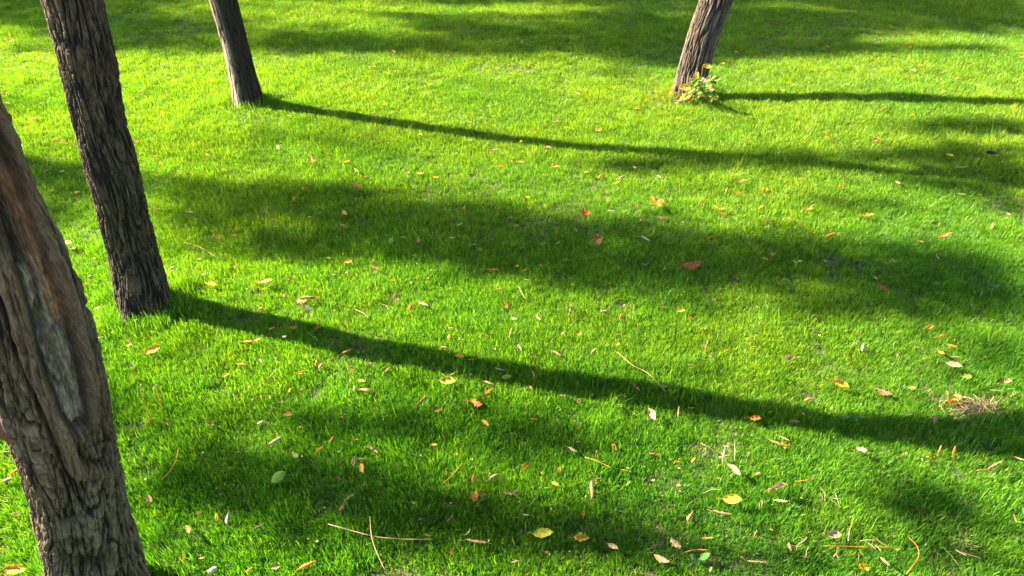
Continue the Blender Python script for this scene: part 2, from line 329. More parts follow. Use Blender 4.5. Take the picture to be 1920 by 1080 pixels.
def smooth_ring(R, zz):
    R = np.array(R); out = []
    for i in (0, 1, 3):
        v = np.interp(zz, R[:, 2], R[:, i])
        out.append((np.interp(zz - .03, R[:, 2], R[:, i]) + np.interp(zz + .03, R[:, 2], R[:, i]) + 2 * v) / 4)
    return out
def cracks(px, py, pz, seed, wid):
    n = fbm(px, py, pz, seed, 2); return np.exp(-((n - .5) / wid) ** 2)
def trunk_mesh(name, key, nphi, zlist, style):
    zz = np.array(zlist); cx, cy, r = smooth_ring(RINGS[key], zz)
    phi = np.linspace(-PI, PI, nphi, endpoint=False); PH, ZZ = np.meshgrid(phi, zz); RR = r[:, None] + 0 * PH
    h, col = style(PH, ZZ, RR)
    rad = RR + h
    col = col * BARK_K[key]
    ys = YS[key] + (1 - YS[key]) * np.clip(1 - ZZ / .20, 0, 1) ** 1.3        # the stems are oval, not round
    V = np.stack([cx[:, None] + np.cos(PH) * rad, cy[:, None] + np.sin(PH) * rad * ys, ZZ], -1)
    nz = len(zz); i, j = np.meshgrid(np.arange(nz - 1), np.arange(nphi), indexing='ij')
    a = (i * nphi + j).ravel(); b = (i * nphi + (j + 1) % nphi).ravel()
    Q = np.stack([a, b, b + nphi, a + nphi], -1)
    m = fast_mesh(name, V.reshape(-1, 3), Q); set_col(m, 'tint', col.reshape(-1, 3)); return m
BARK_K = {'near': np.array([.55, .475, .41]), 'mid': np.array([.37, .31, .26]), 'far': np.array([.14, .125, .115]), 'right': np.array([.33, .30, .285])}
YS = {'near': .9, 'mid': .60, 'far': .60, 'right': .60}
def mixc(a, b, t): return np.array(a) * (1 - t[..., None]) + np.array(b) * t[..., None]
def lines(PH, ZZ, RR, pts, width):
    """closeness (0..1) of each surface point to a polyline given as (degrees round the trunk, height)"""
    p = np.array(pts, float); p = p[np.argsort(p[:, 1])]
    ph = np.radians(np.interp(ZZ, p[:, 1], p[:, 0])); d = (PH - ph + PI) % (2 * PI) - PI
    inside = 1 / (1 + np.exp(-(ZZ - p[0, 1]) / .012)) / (1 + np.exp((ZZ - p[-1, 1]) / .012))
    return d * RR, inside, np.exp(-(d * RR / width) ** 2) * inside
def style_mid(PH, ZZ, RR):
    tw = PH + .35 * ZZ + .10 * np.sin(ZZ * 9)
    wx = .35 * (fbm(np.cos(tw) * 3, np.sin(tw) * 3, ZZ * 5, 3, 2) - .5)
    x, y = np.cos(tw + wx) * RR, np.sin(tw + wx) * RR
    c1 = cracks(x * 66, y * 66, ZZ * 6.2, 1, .075); c2 = cracks(x * 125, y * 125, ZZ * 13, 2, .09); c3 = cracks(x * 60, y * 60, ZZ * 34, 7, .05)
    plate = fbm(x * 70, y * 70, ZZ * 5, 4, 3); fl = fbm(x * 230, y * 230, ZZ * 15, 6, 3)
    h = -.010 * c1 - .0045 * c2 * (1 - c1) - .004 * c3 + .010 * (plate - .5) + .009 * (fl - .5)
    h += .012 * (fbm(np.cos(PH) * 1.2, np.sin(PH) * 1.2, ZZ * 3, 8, 2) - .5)
    lobes = np.cos(PH * 4 + 1.1) + .6 * np.cos(PH * 7 + .3); h += np.clip(.14 - ZZ, 0, .2) * .10 * lobes
    col = mixc((.135, .105, .070), (.20, .165, .115), np.clip(plate * 1.3 - .1, 0, 1))
    col = mixc(col, (.24, .22, .17), np.clip((fl - .55) * 4, 0, 1) * .7)
    gr = np.clip((fbm(np.cos(PH) * 2, np.sin(PH) * 2, ZZ * 3, 12, 3) - .5) * 3, 0, 1); col = mixc(col, (.10, .11, .06), gr * .6)
    col = mixc(col, (.012, .009, .007), np.clip(c1 * .95 + c2 * .6 + c3 * .45 + np.clip((.42 - fl) * 4, 0, .6), 0, 1)); return h, col  # cracks: darker bark, with crevice shade painted in on top
def style_right(PH, ZZ, RR):
    tw = PH + .15 * ZZ; wx = .12 * (fbm(np.cos(tw) * 4, np.sin(tw) * 4, ZZ * 9, 3, 2) - .5)
    x, y = np.cos(tw + wx) * RR, np.sin(tw + wx) * RR
    c1 = cracks(x * 84, y * 84, ZZ * 9, 51, .12); fl = fbm(x * 150, y * 130, ZZ * 30, 56, 3); plate = fbm(x * 40, y * 40, ZZ * 7, 57, 2)
    h = -.012 * c1 + .004 * (plate - .5) + .006 * (fl - .5); h += np.clip(.12 - ZZ, 0, .2) * .10 * np.cos(PH * 4 + .5)
    col = mixc((.19, .15, .115), (.34, .29, .23), np.clip(fl * 1.5 - .2, 0, 1)); col = mixc(col, (.016, .011, .008), c1 * .95)  # furrow colour holds dark bark and painted shade together
    h += -.006 * np.exp(-((PH + 2.0) * RR / .016) ** 2 - ((ZZ - .33) / .035) ** 2)
    col = mixc(col, (.12, .07, .045), np.exp(-((PH + 2.0) * RR / .02) ** 2 - ((ZZ - .33) / .04) ** 2)); return h, col
def style_far(PH, ZZ, RR):
    tw = PH + .1 * ZZ; x, y = np.cos(tw) * RR, np.sin(tw) * RR
    c1 = cracks(x * 60, y * 60, ZZ * 6, 71, .06); fl = fbm(x * 140, y * 140, ZZ * 26, 76, 3); plate = fbm(x * 30, y * 30, ZZ * 3.5, 77, 2)
    h = -.006 * c1 + .007 * (plate - .5) + .0035 * (fl - .5); h += np.clip(.12 - ZZ, 0, .2) * .09 * np.cos(PH * 3 + 2.2)
    col = mixc((.085, .062, .045), (.16, .125, .09), np.clip(plate * 1.4 - .2, 0, 1))
    smooth = 1 / (1 + np.exp(-(np.cos(PH - math.radians(221)) - .86) * 22))       # smoother strip; its sunlight is painted in as pale bark
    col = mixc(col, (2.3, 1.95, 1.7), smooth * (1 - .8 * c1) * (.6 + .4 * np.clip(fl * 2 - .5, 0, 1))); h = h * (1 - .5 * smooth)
    col = mixc(col, (.01, .007, .006), c1 * .85 * (1 - .4 * smooth)); return h, col
def style_near(PH, ZZ, RR):
    tw = PH - .25 * ZZ + .08 * np.sin(ZZ * 8)
    wx = .30 * (fbm(np.cos(tw) * 3, np.sin(tw) * 3, ZZ * 4, 83, 2) - .5); x, y = np.cos(tw + wx) * RR, np.sin(tw + wx) * RR
    c3 = cracks(x * 50, y * 50, ZZ * 26, 88, .045); c1 = cracks(x * 56, y * 56, ZZ * 6.2, 81, .050); c2 = cracks(x * 125, y * 125, ZZ * 10, 82, .085)
    plate = fbm(x * 60, y * 60, ZZ * 5, 84, 3); fl = fbm(x * 240, y * 240, ZZ * 20, 86, 3); big = fbm(np.cos(PH) * 1.4, np.sin(PH) * 1.4, ZZ * 3, 87, 2)
    low = 1 / (1 + np.exp((ZZ - .66) / .05))
    h = -.007 * c1 - .0035 * c2 - .003 * c3 + .007 * (plate - .5) + .007 * (fl - .5) + .014 * (big - .5) + .004 * (np.floor(plate * 5 + .3 * fl) / 5 - .45)
    col = mixc((.15, .125, .085), (.23, .20, .145), np.clip(plate * 1.5 - .25, 0, 1))
    col = mixc(col, (.155, .105, .070), np.clip((big - .45) * 4, 0, 1) * (1 - low) * .8)
    col = mixc(col, (.27, .26, .21), np.clip((fl - .58) * 4, 0, 1) * .5)
    col = mixc(col, (.014, .010, .008), np.clip(c1 * .95 + c2 * .6 + c3 * .45 + np.clip((.40 - fl) * 4, 0, .5), 0, 1))  # dark bark in the cracks, deepened by painted-in crevice shade
    # bare grey wood between two rolled lips of bark
    A = [(-34.8, 1.42), (-34.78, 1.29), (-41.56, 1.23), (-50, 1.16), (-59.0, 1.02), (-53.77, .87), (-44, .81)]
    B = [(-5, 1.42), (-7, 1.32), (-12, 1.23), (-20, 1.14), (-19.05, 1.05), (-22.12, .94), (-26.72, .83), (-30, .81)]
    dA, iA, nA = lines(PH, ZZ, RR, A, .009); dB, iB, nB = lines(PH, ZZ, RR, B, .008)
    sA = 1 / (1 + np.exp(-dA / .0025)); sB = 1 / (1 + np.exp(dB / .0025)); face = sA * sB * iA * iB
    dark = np.clip((fbm(x * 90, y * 90, ZZ * 22, 91, 3) - .44) * 7, 0, 1); side = np.clip(1 - dA / .04, 0, 1)
    wood = mixc((.27, .275, .24), (.40, .40, .35), np.clip(fbm(x * 60, y * 60, ZZ * 12, 92, 3) * 1.6 - .3, 0, 1))
    wood = mixc(wood, (.055, .052, .045), np.clip(dark * (.25 + side), 0, 1) * .9)
    topdark = 1 / (1 + np.exp(-(ZZ - 1.22) / .02)); wood = mixc(wood, (.06, .045, .035), topdark * .75)
    wc = cracks(x * 110, y * 110, ZZ * 9, 95, .05); wood = mixc(wood, (.05, .045, .04), wc * .6); hw = -.015 + .006 * (fl - .5) - .005 * dark * (.3 + side) - .004 * wc + .008 * (plate - .5)
    h = h * (1 - face) + hw * face; col = col * (1 - face[..., None]) + wood * face[..., None]
    Cc = [(-56, 1.45), (-60, 1.3), (-63, 1.21), (-66.74, 1.09), (-64.84, .97), (-59.2, .84), (-53.05, .73), (-49.3, .675)]
    dC, iC, nC = lines(PH, ZZ, RR, Cc, .017); h += .015 * nC - .004 * (c1 * .5) * nC
    lipc = mixc((.165, .125, .09), (.25, .195, .14), np.clip(fl * 1.5 - .25, 0, 1)); k = np.clip(nC * 1.5, 0, 1) * (1 - face); col = col * (1 - k[..., None]) + lipc * k[..., None]
    C2 = [(-70, 1.3), (-76.54, 1.13), (-80.24, 1.03), (-76.09, .95), (-70.12, .82), (-66.05, .72), (-58.93, .645)]
    dd, i2, n2 = lines(PH, ZZ, RR, C2, .0045); h -= .011 * n2; col = mixc(col, (.03, .022, .017), n2 * .9)
    Rc = [(-45, .80), (-43, .74), (-43.5, .69)]; dd, i2, n2 = lines(PH, ZZ, RR, Rc, .004); h -= .012 * n2; col = mixc(col, (.03, .022, .017), n2 * .9)
    Dd = [(4, 1.45), (2, 1.3), (-1.28, 1.21), (-10.3, 1.13), (-10.5, 1.02), (-14.06, .88), (-17, .80)]
    dd, iD, nD = lines(PH, ZZ, RR, Dd, .014); h += .012 * nD; k = np.clip(nD * 1.4, 0, 1) * (1 - face); col = col * (1 - k[..., None]) + lipc * k[..., None] * .9
    for ln, dep in (([(9.9, 1.35), (12, 1.18), (7.25, 1.08), (0, .97), (-6.76, .84), (-9, .71)], .012), (A, .008), (B, .007)):
        dd, ie, ne = lines(PH, ZZ, RR, ln, .0045); h -= dep * ne; col = mixc(col, (.028, .02, .016), ne * .9)
    Ff = [(-14.3, 1.34), (-16, 1.26), (-20.76, 1.21), (-26.46, 1.14), (-24, 1.08)]; dd, i3, n3 = lines(PH, ZZ, RR, Ff, .010); h += .007 * n3; col = mixc(col, (.30, .17, .085), np.clip(n3 * 1.3, 0, 1) * .8)
    # knot where both lips meet, rolled end of the left lip, hollow, pale smooth scars, dark hole near the foot
    def spot(deg, z, rx, rz): return np.exp(-(((PH - math.radians(deg)) * RR) / rx) ** 2 - ((ZZ - z) / rz) ** 2)
    h -= .012 * spot(-38, .825, .016, .008); col = mixc(col, (.03, .022, .018), spot(-38, .825, .02, .008) * .8)
    h += .012 * spot(-36, .79, .018, .018) + .013 * spot(-49, .69, .012, .022); h -= .010 * spot(-48, .652, .014, .006)
    col = mixc(col, (.03, .02, .016), spot(-48, .652, .016, .006) * .8)
    h -= .014 * spot(-38, 1.27, .02, .05); col = mixc(col, (.025, .018, .014), spot(-38, 1.27, .022, .05) * .85)
    for d_, z_, a_, b_ in ((-86, .50, .016, .030), (-62, .48, .020, .022), (-72, .53, .03, .02)):
        s = np.clip(spot(d_, z_, a_, b_) * 1.7 - .3, 0, 1); h = h * (1 - .35 * s); col = mixc(col, (.20, .20, .155), s * .5)
    for d_, z_, a_, b_ in ((-80, .385, .030, .016), (-52, .34, .022, .030), (-66, .36, .03, .02)): 
        s = spot(d_, z_, a_, b_); h -= .012 * s; col = mixc(col, (.03, .024, .018), s * .85)
    lobes = np.cos(PH * 3 + .4) + .7 * np.cos(PH * 5 + 1.3); h += np.clip(.28 - ZZ, 0, .35) * .06 * lobes
    return h, col
def near_faces():
    return None

def leaf_quads(P, size, seed):
    """flat rhombic leaves at points P with random facing"""
    r = np.random.default_rng(seed); n = len(P)
    if n == 0: return None
    a = r.normal(size=(n, 3)); a /= np.linalg.norm(a, axis=1)[:, None]; b = np.cross(a, r.normal(size=(n, 3))); b /= np.linalg.norm(b, axis=1)[:, None]
    L = (size * r.uniform(.7, 1.3, n))[:, None]; W = L * .5
    c = np.cross(a, b) * L * .12
    V = np.stack([P - a * L / 2, P + b * W / 2 + c, P + a * L / 2, P - b * W / 2 + c], 1).reshape(-1, 3)
    Q = np.arange(4 * n).reshape(n, 4); return V, Q
# foliage: where the crowns hang is known from the shade they throw on the lawn
# (photo x, photo y, half width, half height, density, height of the spray)
SPRAYS = [
 (60,25,230,26,1.7,4.6),(250,60,180,28,1.8,4.4),(330,75,120,24,1.4,4.2),(560,78,130,20,1.4,4.4),(640,85,150,18,1.5,4.0),(820,92,130,15,1.2,4.2),(800,34,110,9,1.3,4.5),
 (900,62,150,22,1.8,4.7),(1050,82,200,26,2.0,4.6),(1200,52,150,38,2.2,4.4),(1250,108,120,18,1.3,4.0),(1400,52,150,42,2.4,4.6),(1550,60,150,34,2.2,4.5),(1700,28,180,22,2.4,4.7),
 (1880,26,80,18,2.2,4.6),(1600,98,80,9,.9,4.0),(1760,94,110,7,1.2,4.1),(1000,3,200,6,1.5,4.8),(1150,138,60,9,.7,3.9),(470,45,70,10,1.0,4.5),(620,52,60,5,.8,4.5),
 (1300,-30,900,30,2.0,5.0),(300,-40,300,22,1.4,5.0),(1300,4,260,12,1.8,4.8),(1750,0,260,16,2.0,4.8),(1000,36,120,6,1.2,4.6),(880,8,70,5,1.0,4.7),(130,4,160,14,1.4,4.9),(1500,95,120,14,1.4,4.3),(1380,92,110,16,1.2,4.3),
 (60,100,60,9,.8,4.0),(90,345,100,50,1.7,3.6),(40,205,60,22,.35,3.8),(130,400,60,26,.8,3.6),
 (760,430,420,44,.26,3.9),(1300,500,420,44,.24,3.9),(60,8,200,18,1.6,4.8),(250,40,150,26,1.2,4.6),(1880,40,120,22,1.8,4.7),(1750,55,140,12,1.0,4.5),(560,370,260,26,.5,3.7),(900,410,240,30,.55,3.7),(1150,470,260,40,.5,3.6),(760,395,220,30,.6,3.7),(1000,430,260,30,.55,3.6),(1300,470,300,34,.6,3.6),(620,360,120,20,.5,3.7),(1700,590,300,24,.5,3.6),(480,400,140,44,1.2,3.6),(700,420,160,44,1.05,3.7),(600,470,200,30,1.1,3.4),(850,470,160,36,1.1,3.6),(1000,490,170,38,1.1,3.7),(1150,510,180,42,1.1,3.6),(1300,530,170,42,1.2,3.5),
 (1450,500,160,46,1.2,3.6),(1600,530,170,46,1.2,3.7),(1780,520,160,54,1.2,3.6),(1880,560,100,44,1.2,3.5),(1100,440,200,20,.6,3.7),(400,345,120,26,.45,3.6),(1450,590,170,14,.4,3.5),(1760,590,170,24,.7,3.4),
 (650,262,380,34,.28,3.9),(1780,245,110,13,1.4,3.2),(1820,300,130,24,.8,3.2),(1880,240,60,17,1.2,3.2),(1700,300,260,13,1.1,3.3),(1880,320,90,24,1.3,3.3),(1810,352,110,20,1.3,3.2),(1620,392,90,12,1.0,3.1),(1300,312,200,18,.95,3.4),
 (1480,310,120,14,.8,3.3),(1900,392,50,16,.8,3.2),(1850,660,110,70,.45,3.3),(1890,800,90,50,.8,3.2),
 (900,760,800,150,.16,3.4),(620,795,110,24,.8,3.1),(860,812,160,34,1.0,3.1),(1060,838,120,28,.8,3.0),(500,905,170,56,1.5,3.1),(700,940,190,54,1.6,3.1),(900,990,170,50,1.6,3.0),(520,930,150,50,1.0,3.0),(1110,1012,160,50,1.2,3.0),
 (1250,1045,100,40,1.0,3.0),(620,1005,200,50,.8,3.0),(1780,962,110,46,.9,2.9),(1850,1045,110,44,1.1,2.9),(340,930,100,60,.5,3.0),(260,745,70,40,.5,3.1),(390,665,110,30,.25,3.2),(1480,1065,130,26,.7,2.9)]
KEEP_CLEAR = [(650,560,200,30),(480,660,120,20),(700,720,160,14),(700,150,420,26),(1060,165,240,24),(1090,19,70,5),(590,12,90,6),(640,37,80,7),(770,12,60,4),(720,42,60,6),(1650,160,320,18),(1720,76,80,6),(1000,228,330,22),(1560,232,140,22),(160,520,60,60),(20,60,40,10),(600,560,260,30),(900,600,240,34),
              (1150,360,330,20),(1450,650,260,50),(1760,410,110,14),(1640,660,150,46),(1350,900,170,50),(1520,960,120,70),(880,880,60,22)]
AL = .0011
def spray_points():
    pts = []; info = []
    for k, (px, py, rx, ry, tau, z) in enumerate(SPRAYS):
        z *= 1.6 if py > 130 else 1.35
        g = ground(px, py); sx = rx * metres_per_px(px, py); sy = abs(ground(px, py - ry).y - ground(px, py + ry).y) / 2
        area = PI * sx * sy * .5; n = int((1.2 if tau < .2 else 2.2 if tau < .5 else 3.1) * tau * area / AL)
        r = .58 * np.sqrt(-2 * np.log(rng.uniform(.06, 1, n))); a = rng.uniform(0, 2 * PI, n)
        Gx, Gy = g.x + sx * r * np.cos(a), g.y + sy * r * np.sin(a)
        # clumpy: drop leaves in the gaps of a noise field
        gap = fbm(Gx * 2.2, Gy * 5.0, 0 * Gx + k, 200, 2); ok = rng.random(n) < np.clip((gap - .32) * 6, .36, 1.05)
        for (cx_, cy_, cw, ch) in KEEP_CLEAR:
            c_ = ground(cx_, cy_); cw_ = cw * metres_per_px(cx_, cy_); ch_ = abs(ground(cx_, cy_ - ch).y - ground(cx_, cy_ + ch).y) / 2
            ok &= rng.random(n) > .88 * np.exp(-(((Gx - c_.x) / cw_) ** 2 + ((Gy - c_.y) / ch_) ** 2) ** 2)
        Gx, Gy = Gx[ok], Gy[ok]; zz = z + rng.normal(0, .35, len(Gx))
        P = np.stack([Gx - zz * SDX, Gy - zz * SDY, zz], -1); pts.append(P); info.append((g.x - z * SDX, g.y - z * SDY, z))
    return pts, info
OFF = [(-11.5, 6.15), (-12.6, 8.85), (-9.2, 4.05), (-10.6, 8.65)]        # neighbours in the row, sunward of the view
spts, sinfo = spray_points()
def add_tree(name, label, key=None, bark=None, style=None, nphi=200, zdense=None, base=None, zfork=2.3, crown_r=.9, sprays=(), seed=1, limbs=()):
    root = empty(name, (0, 0, 0)); tag(root, label, 'tree', 'slender trees standing in the lawn')
    if key:
        R = RINGS[key]; bx, by = R[1][0], R[1][1]; root.location = (bx, by, 0)
        m = trunk_mesh('trunk', key, nphi, zdense, style); m.materials.append(bark); top = Vector((R[-1][0], R[-1][1], R[-1][2])); rt = R[-1][3]
        o = bpy.data.objects.new('trunk', m); COL.objects.link(o)
    else:
        bx, by = base; root.location = (bx, by, 0); r = random.Random(seed)
        top = Vector((bx + r.uniform(-.1, .1), by, zfork)); rt = .055
        V_, F_ = tube(bez([(bx, by, -.05), (bx + .03, by, 1.3), (bx, by + .02, 2.8), tuple(top)], 14), list(np.linspace(.11, rt, 14)), 16)
        o = mesh_obj('trunk', V_, F_, bark); set_col(o.data, 'tint', np.tile([.16, .13, .09], (len(V_), 1)))
    inv = Matrix.Translation(root.location).inverted()
    def own(o): o.parent = root; o.matrix_parent_inverse = inv
    own(o)
    r = random.Random(seed); tips = []
    ends = [Vector(e) for e in limbs]
    # central leader and boughs
    if not ends and not sprays:
        for k in range(5):
            a = k * 2.4 + seed; ends.append(top + Vector((math.cos(a) * crown_r * .7, math.sin(a) * crown_r * .7, r.uniform(.6, 1.6))))
    for e in ends:
        V_, F_ = tube(bez([tuple(top - Vector((0, 0, .15))), tuple(top.lerp(e, .4) + Vector((0, 0, .2))), tuple(e)], 9), list(np.linspace(rt * .7, .008, 9)), 8)
        b = mesh_obj('limb', V_, F_, bark); set_col(b.data, 'tint', np.tile([.15, .12, .085], (len(V_), 1))); own(b); tips.append(e)
    PL = []
    if key:
        q = np.random.default_rng(seed)
        for e in ends: 
            for u in (.6, .85, 1.0): PL.append(np.array(top.lerp(e, u)) + q.normal(0, 1, (420, 3)) * np.array([.42, .42, .28]))  # unseen crowns widened overhead to block sky light and deepen the shade
        PL = [np.vstack(PL)] if PL else []
        if PL: 
            A_ = PL[0]; gx_, gy_ = A_[:, 0] + A_[:, 2] * SDX, A_[:, 1] + A_[:, 2] * SDY
            lim = .72 * np.clip(gy_, .3, 9) + 1.15; PL = [A_[(A_[:, 2] > 2.5) & ((gx_ > lim) | (gy_ < .7) | (gy_ > 7.4))]]
    for k in sprays:
        c = Vector(sinfo[k]); far = top + Vector((0, 0, .1))
        mid = far.lerp(c, .55) + Vector((0, 0, .25))
        V_, F_ = tube(bez([tuple(far), tuple(mid), tuple(c)], 9), list(np.linspace(.006, .002, 9)), 6)
        b = mesh_obj('limb', V_, F_, bark); set_col(b.data, 'tint', np.tile([.15, .12, .085], (len(V_), 1))); own(b); PL.append(spts[k])
    if PL:
        v, q_ = leaf_quads(np.vstack(PL), .076, seed); cm = fast_mesh('crown', v, q_); cm.materials.append(M_CROWN)
        c = bpy.data.objects.new('crown', cm); COL.objects.link(c); own(c); c['kind'] = 'stuff'
    return root
zn = list(np.arange(-.06, .25, .0045)) + list(np.arange(.25, 1.5, .0024)) + list(np.linspace(1.5, 2.6, 40))
zm = list(np.arange(-.05, 1.28, .003)) + list(np.linspace(1.28, 2.6, 50))
zf = list(np.arange(-.05, .75, .0035)) + list(np.linspace(.75, 2.4, 60))
zr = list(np.arange(-.05, .68, .0032)) + list(np.linspace(.68, 2.5, 60))
t_near = add_tree('tree', 'thick leaning foreground tree with grey bare wood between rolled bark, at the left edge', 'near', MB1, style_near, 420, zn, seed=3, limbs=[(-.2, .3, 3.6), (-1.0, .6, 3.9), (-.4, 1.1, 4.2), (1.2, .5, 3.7), (.5, -.9, 3.8), (1.6, -.4, 4.2), (.5, 1.3, 4.0)])
t_mid = add_tree('tree', 'dark rough barked tree behind the foreground trunk, casting the broad middle shadow', 'mid', MB, style_mid, 380, zm, seed=4, limbs=[(-.7, 1.9, 3.9), (-1.5, 2.4, 4.2), (-.9, 2.8, 3.5), (.6, 2.2, 3.8), (.2, 3.1, 4.1), (1.5, 1.7, 4.1), (-.5, 3.2, 4.2)])
t_far = add_tree('tree', 'slim dark tree with a pale sunlit strip, farthest back on the left', 'far', MB, style_far, 240, zf, seed=5, limbs=[(-1.2, 4.0, 3.9), (-1.8, 4.5, 4.3), (.2, 4.4, 4.0), (-.9, 5.3, 4.2), (-.3, 3.9, 4.3)])
t_right = add_tree('tree', 'furrowed grey brown tree leaning right with leafy suckers at its foot', 'right', MB3, style_right, 260, zr, seed=6, limbs=[(2.0, 5.1, 3.7), (1.3, 5.0, 4.2), (2.9, 4.3, 3.8), (1.6, 6.2, 4.2), (3.0, 5.7, 4.1), (1.9, 3.9, 4.0), (3.3, 3.2, 4.0)])
asg = {i: [] for i in range(4)}
for k, (x, y, z) in enumerate(sinfo):
    tn = math.tan(SUN_AZ); asg[min(range(4), key=lambda i: 9 * ((y + tn * x) - (OFF[i][1] + tn * OFF[i][0])) ** 2 + .1 * ((OFF[i][0] - x) ** 2 + (OFF[i][1] - y) ** 2))].append(k)
for i, (x, y) in enumerate(OFF):
    add_tree('tree', ['neighbouring tree beyond the left edge whose crown shades the middle of the lawn', 'neighbouring tree beyond the left edge whose crown shades the back of the lawn', 'neighbouring tree beyond the left edge whose crown shades the front of the lawn', 'neighbouring tree beyond the left edge whose crown shades the right of the lawn'][i],
             base=(x, y), bark=MB, sprays=asg[i], seed=20 + i, zfork=4.2)
# the second stem of the middle tree: it splits from the trunk just above head height
fk, ff = tube(bez([(-1.33, 2.39, 1.52), (-1.34, 2.50, 1.75), (-1.27, 2.68, 2.05), (-1.1, 2.78, 2.6)], 14), list(np.linspace(.045, .03, 14)), 14)
o = mesh_obj('limb', fk, ff, MB); set_col(o.data, 'tint', np.tile([.15, .12, .085], (len(fk), 1))); o.parent = t_mid; o.matrix_parent_inverse = Matrix.Translation(t_mid.location).inverted()
# broken branch stub on the left side of the foreground trunk
cx_, cy_, r_ = ring_at(RINGS['near'], .83); a = math.radians(-150)
p0 = Vector((cx_ + math.cos(a) * (r_ - .03), cy_ + math.sin(a) * (r_ - .03), .825)); d_ = Vector((math.cos(a), math.sin(a) * .55, .10)).normalized()
sv, sf = tube([p0, p0 + d_ * .02, p0 + d_ * .045, p0 + d_ * .08, p0 + d_ * .13, p0 + d_ * .2], [.046, .037, .029, .025, .023, .021], 20)
sv = [v + Vector((random.gauss(0, .0013), random.gauss(0, .0013), random.gauss(0, .0013))) for v in sv]
o = mesh_obj('branch_stub', sv, sf, MB1, t_near); set_col(o.data, 'tint', np.tile([.12, .055, .036], (len(sv), 1))); o.matrix_parent_inverse = Matrix.Translation(t_near.location).inverted()
# ------------------------------------------------------------------ fallen leaves
def leaf_mesh(kind, seed):
    r = random.Random(seed * 31 + hash_kind[kind]); 
    if kind == 'maple':
        n, m = 30, 4; V = [(0, 0, 0)]; F = []; cup = r.uniform(.3, .75); ph = r.uniform(0, 6)
        for j in range(1, m + 1):
            for i in range(n):
                a = 2 * PI * i / n; lobe = .30 + .20 * max(0, math.cos(a * 2.5)) ** .7 + .035 * math.cos(a * 15 + 1)
                if abs(a - PI) < .25: lobe *= .5
                q = lobe * j / m; z = cup * q * q * (1 + .5 * math.sin(2 * a + ph)) * 1.6 + .05 * math.sin(5 * a + ph) * (j / m) ** 2
                V.append((q * math.cos(a), q * math.sin(a), z))
        for i in range(n): F.append((0, 1 + i, 1 + (i + 1) % n))
        for j in range(m - 1):
            for i in range(n): a = 1 + j * n; F.append((a + i, a + n + i, a + n + (i + 1) % n, a + (i + 1) % n))
        return V, F
    W, ca, lb, tw, pw, wav = {'flat': (.24, .9, .6, .35, .75, .03), 'oval': (.30, .7, .5, .25, .6, .025), 'curl': (.25, 2.5, .9, .9, .7, .03), 'husk': (.36, 2.0, 1.5, .3, .6, .03), 'sliver': (.10, .8, .55, .3, .7, .008),
                              'roll': (.19, 3.0, .45, .5, .35, .02), 'fold': (.30, 1.9, .7, .5, .8, .035), 'arc': (.07, 1.2, 2.9, .2, .5, .006), 'crumple': (.40, 1.2, .8, .7, .6, .09)}[kind]
    nu, nv = 13, 7; V = []; F = []; s1 = r.uniform(0, 9); s2 = r.uniform(0, 9); ca *= r.uniform(.8, 1.2); lb *= r.uniform(.6, 1.3); tw *= r.choice((-1, 1))
    for i in range(nu):
        t = i / (nu - 1); u = t - .5; w = W * (math.sin(PI * min(max(t, .015), .985) ** r_skew(kind)) ** pw) + .004
        th = lb * u
        bx = math.sin(th) / lb; bz = (1 - math.cos(th)) / lb * r_sign(kind)
        for j in range(nv):
            v = j / (nv - 1) * 2 - 1; a = v * ca
            y = w * math.sin(a) / ca; z = w * (1 - math.cos(a)) / ca
            if kind == 'fold': y = w * v * .55; z = abs(v) ** 1.1 * w * 1.0
            z += wav * math.sin(u * 17 + s1 + v * 2) * abs(v) + wav * .6 * math.sin(u * 29 + s2) * v * v + (.012 if j == nv // 2 else 0)
            y += wav * .5 * math.sin(u * 23 + s2) * abs(v)
            tt = tw * u * 2; y, z = y * math.cos(tt) - z * math.sin(tt), y * math.sin(tt) + z * math.cos(tt)
            V.append((bx - math.sin(th) * z * .5, y, bz + z))
    for i in range(nu - 1):
        for j in range(nv - 1): a = i * nv + j; F.append((a, a + nv, a + nv + 1, a + 1))
    return V, F
hash_kind = {k: i for i, k in enumerate(['flat', 'oval', 'curl', 'husk', 'sliver', 'roll', 'fold', 'arc', 'crumple', 'maple'])}
def r_skew(k): return {'flat': .85, 'fold': .8, 'husk': .8, 'oval': .95}.get(k, 1.0)
def r_sign(k): return 1
LEAF_MESH = {}
for k in hash_kind:
    LEAF_MESH[k] = []
    for s in range(5):
        V_, F_ = leaf_mesh(k, s); m = bpy.data.meshes.new('fallen_leaf'); m.from_pydata(V_, [], F_); m.materials.append(LM['tan'])
        m.polygons.foreach_set('use_smooth', [True] * len(m.polygons)); m.update(); LEAF_MESH[k].append(m)
sv_, sf_ = tube([Vector((0, 0, 0)), Vector((-.10, .015, .02)), Vector((-.22, .05, .02)), Vector((-.34, .11, -.01))], [.014, .011, .010, .013], 6)
STALK = bpy.data.meshes.new('stalk'); STALK.from_pydata([tuple(v) for v in sv_], [], sf_); STALK.materials.append(LM['tan']); STALK.update()
